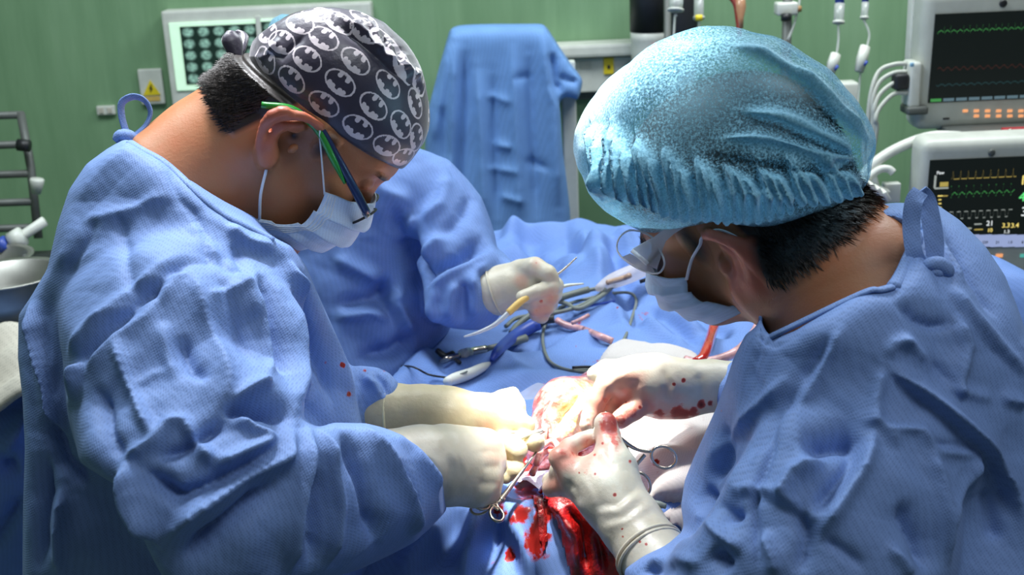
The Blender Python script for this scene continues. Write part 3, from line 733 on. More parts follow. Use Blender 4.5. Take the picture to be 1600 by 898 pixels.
tag(mo('side_tubing', tube([P(1250, -5, 2.7), P(1247, 14, 2.7), P(1240, 40, 2.7), P(1231, 62, 2.7)], .003, 8, 5), MTUBE), 'thin clear tube slanting beside the white clamped infusion pole', 'tubing')
tag(mo('brown_connector', tube([P(1247, 10, 2.69), P(1247, 18, 2.69)], .008, 10), simple('brown_plastic', (.35, .2, .08))), 'small brown connector on the thin tube by the infusion pole', 'connector')
tag(mo('white_wall_unit', bevbox(P(1322, 152, 2.9), (.045, .05, .075), bev=.006), MPW), 'small white unit half hidden behind the bouffant cap', 'unit')

# ---------------------------------------------- monitors
def monitor(label, cx, cy, d, w, h, sx0, sx1, sy0, sy1, roll=0.0, yaw=0.0):
    c = P(cx, cy, d); B = basis((math.cos(yaw), math.sin(yaw), roll), (0, -.06, 1)); t = thing('patient_monitor', label, 'monitor', c - B[:, 1] * h / 2)
    def at(u, v, o): return c + B[:, 0] * u + B[:, 1] * v + B[:, 2] * o
    mo('casing', bevbox(at(0, 0, -.035), (w, h, .07), B, .022, 4), MBEZ, t)
    return t, at, B
# upper
t, at, B = monitor('upper patient monitor with a mostly dark screen and orange keys', 1628, 90, 2.3, .455, .262, 0, 0, 0, 0, roll=.0)
def slab(name, at, B, u0, u1, v0, v1, o, th, mat, par, bev=0): return mo(name, bevbox(at((u0 + u1) / 2, (v0 + v1) / 2, o), (abs(u1 - u0), abs(v1 - v0), th), B, bev), mat, par, smooth=False)
def uv_of(at, B, px, py):
    o = at(0, 0, 0); p = onplane(px, py, o, B[:, 2]); return float((p - o) @ B[:, 0]), float((p - o) @ B[:, 1])
u0, v1 = uv_of(at, B, 1461, 22); u0b, v0 = uv_of(at, B, 1456, 160); u1 = .20
scr = slab('screen', at, B, u0, u1, v0, v1, .001, .004, MSCR, t)
def trace(name, at, B, par, fn, x0, x1, n, mat, w=.0012, o=.0036):
    xs = np.linspace(x0, x1, n); V = []; 
    for x in xs:
        y = fn(x); V += [at(x, y - w, o), at(x, y + w, o)]
    mo(name, (V, [[2 * i, 2 * i + 2, 2 * i + 3, 2 * i + 1] for i in range(n - 1)]), mat, par, smooth=False)
def saw(x, p, lo, hi, sh=.15):
    q = (x / p) % 1; return hi if q < sh * .5 else (lo - (hi - lo) * .35 if q < sh else lo + (hi - lo) * .25 * max(0, math.sin((q - .3) * 6)))
r2 = rnd(5)
_, yy = uv_of(at, B, 1500, 48); trace('ecg_trace', at, B, scr, lambda x: saw(x, .0118, yy, yy + .011), u0 + .006, u1, 420, MEG, .0007)
_, yy2 = uv_of(at, B, 1500, 106); trace('pressure_trace', at, B, scr, lambda x: yy2 + .003 * math.sin(x * 420), u0 + .012, u1, 260, MER)
_, yy3 = uv_of(at, B, 1500, 133); trace('oxygen_trace', at, B, scr, lambda x: yy3 + .004 * abs(math.sin(x * 230)), u0 + .012, u1, 260, MEC)
for k in range(14): slab('soft_key', at, B, u0 + .004 + k * .024, u0 + .024 + k * .024, v0 + .002, v0 + .0075, .0032, .002, MEBD if k else MEG, scr)
for k in range(7):
    ku, kv = uv_of(at, B, 1508 + k * 17.4, 173); slab('orange_key', at, B, ku - .0045, ku + .0045, kv - .0025, kv + .0025, .001, .002, MORG, t)
    if k: ku, kv = uv_of(at, B, 1508 + k * 17.4, 181); slab('orange_key', at, B, ku - .0045, ku + .0045, kv - .0025, kv + .0025, .001, .002, MORG, t)
ku, kv = uv_of(at, B, 1567, 5); mo('sensor_eye', lathe([(.007, 0), (.007, .003), (.004, .004)], at(ku, kv, 0), B[:, 2]), MPB, t)
ku, kv = uv_of(at, B, 1478, 185); slab('power_key', at, B, ku - .006, ku + .006, kv - .0015, kv + .0015, .001, .002, MPB, t)
# module rack at its left side
ml = thing('module_rack', 'slim white module bracket with sockets on the left of the upper monitor', 'bracket', P(1418, 165, 2.33))
mo('rail', bevbox(P(1424, 60, 2.36), (.014, .03, .20), bev=.004), MPW, ml); mo('module', bevbox(P(1424, 130, 2.33), (.022, .05, .085), bev=.006), MPW, ml)
mo('module_foot', bevbox(P(1428, 170, 2.34), (.04, .05, .016), bev=.005), MSTD, ml); mo('blue_button', bevbox(P(1425, 101, 2.29), (.008, .004, .008), bev=.002), simple('pale_blue_button', (.25, .45, .6)), ml)
mo('plug', bevbox(P(1406, 127, 2.32), (.026, .03, .03), bev=.005), MPB, ml)
for k, (ya, xb, yb) in enumerate([(99, 1356, 185), (112, 1363, 190), (128, 1366, 195), (145, 1370, 200)]):
    tag(mo('monitor_cable', tube([P(1418, ya, 2.32), P(1396, ya + 2, 2.32), P(1374, ya + 12 + k * 4, 2.32), P(1362 + k * 2, ya + 42, 2.32), P(xb, yb, 2.33), P(xb - 6, yb + 60, 2.35), P(xb + 14, yb + 130, 2.36)], .0045, 8, 5), MBEZ),
        ['beige sensor cable curving from the monitor bracket, topmost of four', 'beige sensor cable from the monitor bracket, second from the top', 'beige sensor cable plugged in beside the black plug, third down', 'beige sensor cable from the monitor bracket, lowest of four'][k], 'cable', 'sensor cables left of the monitors')
# lower
t2, at2, B2 = monitor('lower patient monitor with green and yellow traces behind the right surgeon', 1630, 330, 2.2, .45, .275, 0, 0, 0, 0)
u0, v1 = uv_of(at2, B2, 1453, 250); _, v0 = uv_of(at2, B2, 1500, 388); u1 = .20
s2_ = slab('screen', at2, B2, u0, u1, v0, v1, .001, .004, MSCR, t2)
def sq(x, p, lo, hi, a=.5, b=.12):
    q = (x / p) % 1
    return lo + (hi - lo) * (q / b) ** 2 if q < b else (hi if q < a else (lo + (hi - lo) * max(0, 1 - (q - a) / b)))
ua, va = uv_of(at2, B2, 1486, 279); ub, _ = uv_of(at2, B2, 1586, 279); per = (ub - ua) / 8.6
trace('capnography_trace', at2, B2, s2_, lambda x: sq(x - ua, per, va, va + .014, .14, .12), ua, ub, 300, MEY, .0007)
_, vb_ = uv_of(at2, B2, 1486, 303); trace('ecg_trace', at2, B2, s2_, lambda x: saw(x - ua, per, vb_, vb_ + .015, .2), ua, ub, 300, MEG, .0009)
_, vc = uv_of(at2, B2, 1486, 341); trace('airway_trace', at2, B2, s2_, lambda x: sq(x - ua, per, vc, vc + .013, .6, .1), ua, ub, 300, MEW, .0007)
def text(s, px, py, size, mat, par, at, B):
    cu = bpy.data.curves.new('digits', 'FONT'); cu.body = s; cu.size = size; cu.extrude = .0004; cu.align_x = 'CENTER'
    tmp = bpy.data.objects.new('tmp', cu); COL.objects.link(tmp); dg = bpy.context.evaluated_depsgraph_get()
    me = bpy.data.meshes.new_from_object(tmp.evaluated_get(dg)); V = np.array([v.co[:] for v in me.vertices]); Fc = [list(p.vertices) for p in me.polygons]
    bpy.data.objects.remove(tmp); u, v = uv_of(at, B, px, py); V[:, 0] *= 1.0
    mo('digits', (np.array([at(u + a[0], v + a[1], .0045 + a[2]) for a in V]), Fc), mat, par, smooth=False)
text('1', 1596, 287, .024, MEYB, s2_, at2, B2); text('4', 1595, 313, .024, MEGB, s2_, at2, B2); text('3', 1598, 336, .024, MEWB, s2_, at2, B2)
text('21', 1545, 351, .013, MEWB, s2_, at2, B2); text('3.3', 1570, 354, .012, MEYB, s2_, at2, B2); text('3.4', 1584, 354, .012, MEYB, s2_, at2, B2)
text('10', 1545, 361, .010, MEYB, s2_, at2, B2); text('1.3', 1571, 363, .009, MEWB, s2_, at2, B2)
text('Paw', 1468, 271, .008, MEWB, s2_, at2, B2)
for (x0, y0, x1, y1, m) in [(1460, 274, 1460, 292, MEW), (1460, 293, 1480, 293, MEW), (1468, 290, 1480, 284, MEY), (1465, 305, 1471, 305, MEYB), (1473, 305, 1479, 305, MEY), (1466, 311, 1469, 311, MEYB), (1466, 317, 1469, 317, MEYB), (1466, 323, 1469, 323, MEYB), (1464, 334, 1472, 334, MEGB),
                            (1500, 357, 1516, 355, MEW), (1522, 349, 1532, 349, MEW), (1522, 358, 1534, 357, MEY), (1494, 346, 1494, 360, MEW)]:
    a = uv_of(at2, B2, x0, y0); b = uv_of(at2, B2, x1, y1); slab('scale_mark', at2, B2, min(a[0], b[0]) - .0008, max(a[0], b[0]) + .0008, min(a[1], b[1]) - .0008, max(a[1], b[1]) + .0008, .0036, .001, m, s2_)
for k, s in enumerate(['', '220', '21', '1.0', '8']):
    a = uv_of(at2, B2, 1509 + k * 19.5, 366); b = uv_of(at2, B2, 1527 + k * 19.5, 384); kb = slab('pale_key', at2, B2, a[0], b[0], a[1], b[1], .0036, .001, MEBAR, s2_)
    if s: text(s, 1518 + k * 19.5, 379, .007, MPB, kb.parent, at2, B2)
for px, m in ((1561, MORG), (1599, simple('lit_teal_key', (.1, .4, .35), emit=(.1, .5, .4), es=.6))):
    ku, kv = uv_of(at2, B2, px, 399); slab('key_light', at2, B2, ku - .006, ku + .006, kv - .003, kv + .003, .001, .002, m, t2)
ku, kv = uv_of(at2, B2, 1549, 238); mo('sensor_eye', lathe([(.006, 0), (.006, .003), (.004, .004)], at2(ku, kv, 0), B2[:, 2]), MSTD, t2)
# mount between and the column
mc = thing('monitor_column', 'white and dark mounting column carrying both patient monitors', 'stand', (P(1590, 210, 2.42)[0], P(1590, 210, 2.42)[1], 0))
g = P(1560, 205, 2.36); mo('bracket_plate', bevbox(P(1540, 216, 2.28), (.075, .10, .020), bev=.004), MPW, mc); mo('dark_bracket', bevbox(P(1555, 203, 2.33), (.19, .10, .016), bev=.004), MSTD, mc)
mo('red_catch', bevbox(P(1592, 211, 2.27), (.05, .05, .022), bev=.003), MRED, mc)
mo('column', tube([(P(1640, 210, 2.5)[0], P(1640, 210, 2.5)[1], 0.03), (P(1640, 210, 2.5)[0], P(1640, 210, 2.5)[1], 1.9)], .03, 20), MSTD, mc)
mo('base', bevbox((P(1640, 210, 2.5)[0], P(1640, 210, 2.5)[1], .03), (.5, .5, .06), bev=.02), MSTD, mc)
mo('screw', lathe([(.006, 0), (.006, .005)], P(1578, 206, 2.24), (0, -1, 0)), MST, mc)
br = thing('breathing_circuit', 'white curved support tube with clips below the upper monitor', 'tube', P(1360, 300, 2.2))
mo('main_tube', tube([P(1500, 213, 2.24), P(1455, 213, 2.24), P(1410, 228, 2.22), P(1370, 252, 2.2), P(1340, 285, 2.2)], .0095, 12, 6), MPW, br)
mo('hook_arm', tube([P(1396, 270, 2.19), P(1388, 264, 2.19), P(1374, 265, 2.19), P(1356, 278, 2.19)], .007, 10, 5), MPW, br)
for k in range(4): mo('comb_clip', bevbox(P(1352 + k * 10, 286 + k * 6, 2.18), (.008, .02, .034), basis((.8, 0, .5), (-.5, 0, .8)), .002), MPW, br)
mo('clip_body', bevbox(P(1362, 299, 2.2), (.06, .03, .018), basis((.85, 0, -.4), (.4, 0, .85)), .005), MPW, br)
mo('clip_frame', bevbox(P(1392, 300, 2.22), (.03, .02, .036), bev=.003), MPW, br)
tag(mo('pink_tube', tube([P(1330, 300, 2.15), P(1345, 308, 2.15), P(1362, 328, 2.15), P(1380, 350, 2.15)], .007, 10, 5), simple('pink_hose', (.6, .3, .5), .4)), 'short pink hose just behind the right surgeon neck', 'hose')
# blue covered equipment behind the right surgeon
eq = thing('covered_equipment', 'blue draped cart behind the right surgeon shoulder at the right edge', 'cart', (P(1600, 560, 1.75)[0], P(1600, 560, 1.75)[1], 0))
V, Q = mesh_field(hull(union([ell(P(1600, 520, 1.8), (.16, .14, .17)), boxf(P(1640, 640, 1.8) - [0, 0, .15], (.30, .26, .5), None, .05)], .06), [(1530, 385), (1560, 395), (1600, 418), (1700, 470), (1800, 1300), (1520, 1300)], .03), P(1600, 560, 1.8) - [.3, .25, .62], P(1600, 560, 1.8) + [.35, .25, .25], .014)
V, Q = subdiv(V, Q); V += vnorm(V, Q) * (crumple(V, 14, 19) * .2)[:, None]; mo('drape_cover', (V, Q), MDR, eq, attrs={'blood': np.zeros(len(V))})
q = P(1640, 640, 1.8)
for sx in (-1, 1): mo('castor_leg', tube([(q[0] + sx * .1, q[1], 0), (q[0] + sx * .1, q[1], q[2] - .3)], .02, 10), MSTD, eq)
# ------------------------------------------------------------------ people
def headframe(o, d, f, s, u):
    """camera-aligned axes of the head -> world basis (x forward, y left, z up)"""
    B = np.stack([M3 @ np.array(f), M3 @ np.array(s), M3 @ np.array(u)], 1); return P(o[0], o[1], d), B
def tolocal(fn, O, B, sc=1.0):
    O = O.astype(np.float32); Bf = B.astype(np.float32)
    return lambda p: fn(((p - O) @ Bf) / np.float32(sc)) * np.float32(sc)
E3 = lambda c, r: ell(c, r)
def head_sdf(chin=1.0):
    z = lambda v: v * chin
    core = union([E3((-.006, 0, .045), (.097, .077, .081)), E3((.03, 0, .025), (.064, .064, .066)), E3((.036, 0, z(-.045)), (.052, .056, .066)),
                  cap((.078, .0, z(-.098)), (.074, 0, z(-.095)), .020), cap((0, .052, z(-.048)), (.068, .018, z(-.096)), .019), cap((0, -.052, z(-.048)), (.068, -.018, z(-.096)), .019)], .022)
    bits = union([cap((.088, 0, .014), (.108, 0, -.026), .007, .012), cap((.103, .012, -.030), (.103, -.012, -.030), .008), E3((.068, .038, -.018), (.022, .024, .020)), E3((.068, -.038, -.018), (.022, .024, .020)),
                  cap((.085, .012, .034), (.074, .044, .034), .010), cap((.085, -.012, .034), (.074, -.044, .034), .010), E3((.088, 0, z(-.068)), (.014, .026, .012))], .012)
    eyes = union([E3((.083, .031, .012), (.010, .013, .009)), E3((.083, -.031, .012), (.010, .013, .009))], .001)
    sock = union([E3((.103, .031, .014), (.016, .016, .012)), E3((.103, -.031, .014), (.016, .016, .012))], .001)
    def f(p):
        d = smin(core(p), bits(p), .014); d = smax(d, -sock(p), .012); return smin(d, eyes(p), .004)
    return f
HX = [(.010, .020), (.002, .022), (-.010, .017), (-.021, .006), (-.0265, -.007), (-.025, -.021), (-.017, -.033), (-.006, -.041), (.002, -.043)]
def ear_sdf(side):
    h = spline(np.array(HX), 4); n = len(h)
    def yy(i): t = i / (n - 1); return side * (.0775 + .021 * math.sin(math.pi * min(1, t * 1.15)) ** .8)
    pts = [(a[0], yy(i), a[1]) for i, a in enumerate(h)]
    tubes = union([cap(pts[i], pts[i + 1], .0052 - .0012 * (i / n)) for i in range(n - 1)], .002)
    anti = [(-.004, side * .083, .010), (-.012, side * .086, .000), (-.015, side * .086, -.012), (-.011, side * .085, -.024), (-.003, side * .082, -.031)]
    at = union([cap(anti[i], anti[i + 1], .0036) for i in range(4)], .003)
    lobe = E3((.001, side * .0815, -.040), (.007, .0048, .009)); trag = E3((.008, side * .0775, -.014), (.0045, .0040, .007))
    back = union([cap((-.004, side * .076, .006), (-.017, side * .086, -.006), .006), cap((-.017, side * .086, -.006), (-.013, side * .083, -.026), .0055), cap((-.013, side * .083, -.026), (0, side * .077, -.034), .005)], .004)
    concha = E3((-.001, side * .089, -.011), (.0105, .0115, .0145))
    def f(p):
        d = smin(smin(tubes(p), at(p), .005), back(p), .006); d = smax(d, -concha(p), .003); d = smin(d, lobe(p), .006); return smin(d, trag(p), .004)
    return f
def person_head(O, B, sc, chin, necks, nk=.03, lo=None, hi=None, h=.0035):
    hd = head_sdf(chin); e1 = ear_sdf(1); e2 = ear_sdf(-1)
    def loc(p):
        d = hd(p); m = np.abs(p[:, 1]) > .05
        e = np.full(len(p), 1e3, np.float32); 
        if m.any(): e[m] = np.minimum(e1(p[m]), e2(p[m]))
        return smin(d, e, .004)
    L = tolocal(loc, O, B, sc); nf = union(necks, .03)
    return lambda p: smin(L(p), nf(p), nk)
def tolocalpts(V, O, B, sc): return ((V - O) @ B) / sc
def fromlocal(q, O, B, sc): return O + (np.asarray(q, float) * sc) @ B.T
def lower_body(hip, foot, r=.075):
    """trunk and legs under the gown, down to the feet"""
    hip = np.array(hip); g = []
    for s in (-1, 1):
        k = hip + [0, s * .09, -.06]; kn = np.array([foot[0], foot[1] + s * .11, .50]); an = np.array([foot[0] - .02 * foot[2], foot[1] + s * .12, .09])
        g.append(tube([k, (k + kn) / 2, kn, (kn + an) / 2, an], [.09, .08, .058, .056, .04], 14))
        g.append(tube([an + [0, 0, -.045], an + [foot[2] * .09, 0, -.05], an + [foot[2] * .19, 0, -.055]], [.042, .045, .034], 12))
    return g
def quadify(V, Q, extra):
    """append (verts, faces) pieces to a quad array mesh"""
    Fc = [list(map(int, q)) for q in Q]; V0 = V; n = len(V0); Vs = [V0]
    for v, f in extra: Fc += [[i + n for i in q] for q in f]; Vs.append(v); n += len(v)
    return np.concatenate(Vs), Fc
def pad(a, n): return np.r_[a, np.zeros(n - len(a))]

def calm(V):
    x, y, d = proj(V); w = np.ones(len(V))
    for cx, cy in ((1010, 870), (680, 730), (610, 620), (1320, 470), (300, 290)): w *= 1 - .85 * np.exp(-((x - cx) ** 2 + (y - cy) ** 2) / 75. ** 2)
    return w
def gown(name, fields, k, lo, hi, h, FL, par, mat, cr, blood, extra=(), seed=1, gain=1.0):
    V, Q = mesh_field(union(fields, k) if isinstance(fields, list) else fields, lo, hi, h); V, Q = subdiv(V, Q); N = vnorm(V, Q)
    V = folds(V, N, FL, gain, Q, ((crumple(V, cr[0] * 1.3, seed) * .35 + crumple(V, cr[0] * 2.6, seed + 40) * 1.0 + crumple(V, cr[0] * 6, seed + 80) * .5) * cr[1] * np.clip(facing(V, N) * 1.1 - .12, 0, 1) ** 1.5) * calm(V)); V = lap(V, Q, .5)
    Q3 = np.concatenate([Q]); b = stains(V, blood) if blood else np.zeros(len(V)); bv = BVHTree.FromPolygons([tuple(v) for v in V[::1]], [tuple(map(int, q)) for q in Q[::1]])
    if extra: V2, F2 = quadify(V, Q, extra); b = pad(b, len(V2))
    else: V2, F2 = V, Q
    o = mo(name, (V2, F2), mat, par, attrs={'blood': b}); return o, bv
def head_mesh(f, c, r, h, mat_attr):
    V, Q = mesh_field(f, c - r, c + r, h, 1); V, Q = subdiv(V, Q); return V, Q
def short_hair(V, Q, sel, dirfn, n, ln, par, seed=1, wd=.00045, name='hair_strands'):
    r = rnd(seed); N = vnorm(V, Q); ids = np.where(sel)[0]; ids = ids[r.randint(0, len(ids), n)]
    p = V[ids] + r.normal(size=(n, 3)) * .001; d = dirfn(p); d = d + N[ids] * (.35 + .35 * r.rand(n))[:, None] + r.normal(size=(n, 3)) * .16
    d /= np.linalg.norm(d, axis=1)[:, None]; L = ln * (.6 + .7 * r.rand(n))[:, None]; s = np.cross(d, N[ids]); s /= np.linalg.norm(s, axis=1)[:, None] + 1e-9
    vv = np.stack([p - s * wd, p + s * wd, p + d * L * .55 + s * wd * .8, p + d * L - N[ids] * L * .12], 1).reshape(-1, 3)
    qq = np.arange(n * 4).reshape(-1, 4); return tag(mo(name, (vv, qq), MH, par, smooth=False), kind='stuff')
def face_mask(O, B, sc, par, S0, S1, F0, F1, W0=.064, mat=None, dip=.020, seed=0, label=None):
    """pleated surgical mask wrapping the lower face; S = side edge, F = front profile (head coordinates x, z), top then bottom"""
    def fn(u, v):
        a = (u * 2 - 1); c = math.cos(a * math.pi / 2) ** .75 if abs(a) < 1 else 0
        sx = S0[0] + (S1[0] - S0[0]) * v + dip * math.sin(math.pi * v) * (0 if v in (0, 1) else 1); sz = S0[1] + (S1[1] - S0[1]) * v
        fx = F0[0] + (F1[0] - F0[0]) * v + .018 * math.sin(math.pi * v); fz = F0[1] + (F1[1] - F0[1]) * v
        pl = (v * 3.6) % 1; pf = .0095 * (pl - .5) * (math.cos(a * 1.2)); cr = .0012 * math.sin(a * 23 + v * 9) * abs(a)
        wd = W0 * (1 - .10 * v + .05 * math.sin(math.pi * v))
        y = wd * math.copysign(abs(math.sin(a * math.pi / 2)) ** .9, a)
        x = sx + (fx - sx) * c + pf * 1.0 + cr; z = sz + (fz - sz) * c
        return fromlocal((x, y + math.copysign(pf * .8, a), z), O, B, sc)
    g = sheet(fn, 61, 57, .0016); m = mo('face_mask', g, mat or MKA, par, attrs={'blood': np.zeros(len(g[0]))})
    if label: m['label'] = label
    return m, fn

# ================================================================== left surgeon
dA = 1.27
OA, BA = headframe((477.7, 192), dA, (.626, -.740, -.245), (-.073, .261, -.963), (.776, .621, .109)); scA = .985
PA = thing('person', 'surgeon on the left in blue gown and dark cap printed with white oval emblems', 'person', (-.36, 1.2, 0))
nkA = [cap(fromlocal((-.028, 0, -.02), OA, BA, scA), fromlocal((-.035, 0, -.09), OA, BA, scA), .058 * scA, .060), hull(union([cap(P(372, 235, 1.27), P(265, 315, 1.27), .062, .078), cap(P(265, 315, 1.27), P(250, 420, 1.3), .08, .10)], .02), [(205, 226), (207, 215), (235, 199), (270, 181), (300, 164), (322, 150), (400, 100), (600, 100), (600, 600), (270, 600), (214, 260)], .01), cap(P(400, 330, 1.30), P(340, 400, 1.3), .04, .06)]
fA = person_head(OA, BA, scA, 1.0, nkA)
V, Q = head_mesh(fA, OA + [-.04, 0, -.03], np.array([.24, .22, .22]), .0031, None)
L = tolocalpts(V, OA, BA, scA); capline = lambda L: -.005 + (L[:, 0] + .093) * .27
hair_earshade_A = np.clip((-.024 - L[:, 0] + .25 * (L[:, 2] + .01)) * 110, 0, 1) * np.clip((L[:, 2] + .052 + .1 * (L[:, 0] + .08)) * 160, 0, 1) * (L[:, 2] < .2)
hair_earshade_A = np.maximum(hair_earshade_A, np.clip(1 - np.hypot((L[:, 0] - .026) / .012, (L[:, 2] - .012) / .026) ** 2, 0, 1) * .8); hair_earshade_A = np.maximum(hair_earshade_A, .9 * np.clip(1 - np.hypot((L[:, 0] - .088) / .012, (L[:, 2] - .030) / .0035) ** 2, 0, 1) * (np.abs(L[:, 1]) < .05) * (np.abs(L[:, 1]) > .01))
hair_earshade_A = np.maximum(hair_earshade_A, .8 * np.clip(1.2 - np.hypot((L[:, 0] + .001) / .0065, (L[:, 2] + .006) / .008), 0, 1) * (np.abs(L[:, 1]) < .088))  # shade of the ear hollow, painted dark through the hair mask
redA = np.clip(1.3 - np.abs(np.abs(L[:, 1]) - .100) / .016, 0, .7) * np.clip((.020 - L[:, 0]) * 150, 0, 1) * np.clip((L[:, 0] + .036) * 150, 0, 1) * np.clip((L[:, 2] + .056) * 60, 0, 1)
ns = vnorm(V, Q); V = V + ns * (hair_earshade_A * (.0035 + .004 * np.clip(1 - (capline(L) - L[:, 2]) / .03, 0, 1)) * np.clip(1 - (L[:, 2] - capline(L) + .004) * 250, 0, 1))[:, None]
headV, headQ, hsel, Lh = V, Q, hair_earshade_A, L
under = np.clip((L[:, 2] - capline(L) - .004) * 150, 0, 1); V = V - ns * (under * .0075)[:, None]; headV = V
trunkA = [tube([P(250, 420, 1.3), P(230, 600, 1.32), (-.42, 1.2, .98)], [.10, .12, .12], 16)] + lower_body((-.42, 1.2, .98), (-.40, 1.2, 1))
V2, F2 = quadify(V, Q, trunkA); mo('body', (V2, F2), MSK, PA, attrs={'hair': pad(hair_earshade_A, len(V2)), 'red': pad(redA, len(V2))})
dn = fromlocal((-.5, 0, -1), OA, BA, 1) - OA
short_hair(headV, headQ, (hair_earshade_A > .6) & (Lh[:, 0] < -.042) & (Lh[:, 2] > -.058) & (Lh[:, 2] < capline(Lh) - .004), lambda p: np.tile(dn / np.linalg.norm(dn), (len(p), 1)), 9000, .011, PA, 3)
bvA = BVHTree.FromPolygons([tuple(v) for v in headV], [tuple(map(int, q)) for q in headQ])

# gown of the left surgeon
torA = [(205, 219), (193, 218), (168, 232), (135, 256), (108, 296), (90, 350), (74, 420), (48, 464), (29, 492), (28, 560), (35, 620), (39, 700), (36, 800), (30, 1500), (640, 1500), (600, 800), (560, 640), (544, 578), (520, 515), (500, 468), (478, 415), (455, 384), (430, 372), (400, 357), (346, 327), (300, 287), (252, 245), (222, 230)]
torf = union([cap(P(270, 400, 1.32), P(300, 720, 1.34), .175, .19), cap(P(300, 720, 1.34), P(270, 1100, 1.38), .19, .20), cap(P(200, 350, 1.30), P(150, 700, 1.30), .11, .14), cap(P(320, 400, 1.12 + .08), P(300, 440, 1.45), .12, .12), cap(P(400, 430, 1.34), P(500, 660, 1.38), .10, .10)], .08)
armAp = [(230, 330), (60, 470), (96, 560), (106, 650), (124, 722), (160, 745), (190, 762), (210, 812), (241, 877), (262, 915), (330, 960), (480, 912), (562, 890), (650, 848), (700, 795), (713, 776), (690, 742), (662, 708), (630, 680), (600, 668), (572, 661), (520, 660), (498, 668), (474, 655), (478, 600), (466, 500), (440, 400), (400, 340), (300, 290)]
armf = union([cap(P(255, 400, 1.22), P(300, 560, 1.12), .11, .10), cap(P(300, 560, 1.12), P(310, 740, 1.04), .10, .095), cap(P(310, 760, 1.04), P(470, 760, 1.10), .10, .078), cap(P(470, 760, 1.10), P(640, 735, 1.19), .078, .052), cap(P(640, 735, 1.19), P(690, 762, 1.205), .052, .046), cap(P(270, 800, 1.04), P(330, 830, 1.05), .055, .055), cap(P(180, 640, 1.12), P(260, 600, 1.12), .05, .08), cap(P(440, 830, 1.10), P(560, 810, 1.16), .055, .05)], .05)
farf = union([cap(P(430, 440, 1.46), P(500, 600, 1.44), .09, .075), cap(P(500, 600, 1.44), P(600, 628, 1.37), .065, .045)], .03)
farp = [(400, 300), (545, 575), (562, 571), (590, 574), (608, 582), (624, 600), (622, 630), (612, 652), (612, 700), (400, 700)]
fG = union([hull(torf, torA, .02), hull(armf, armAp, .016), hull(farf, farp, .012)], .012)
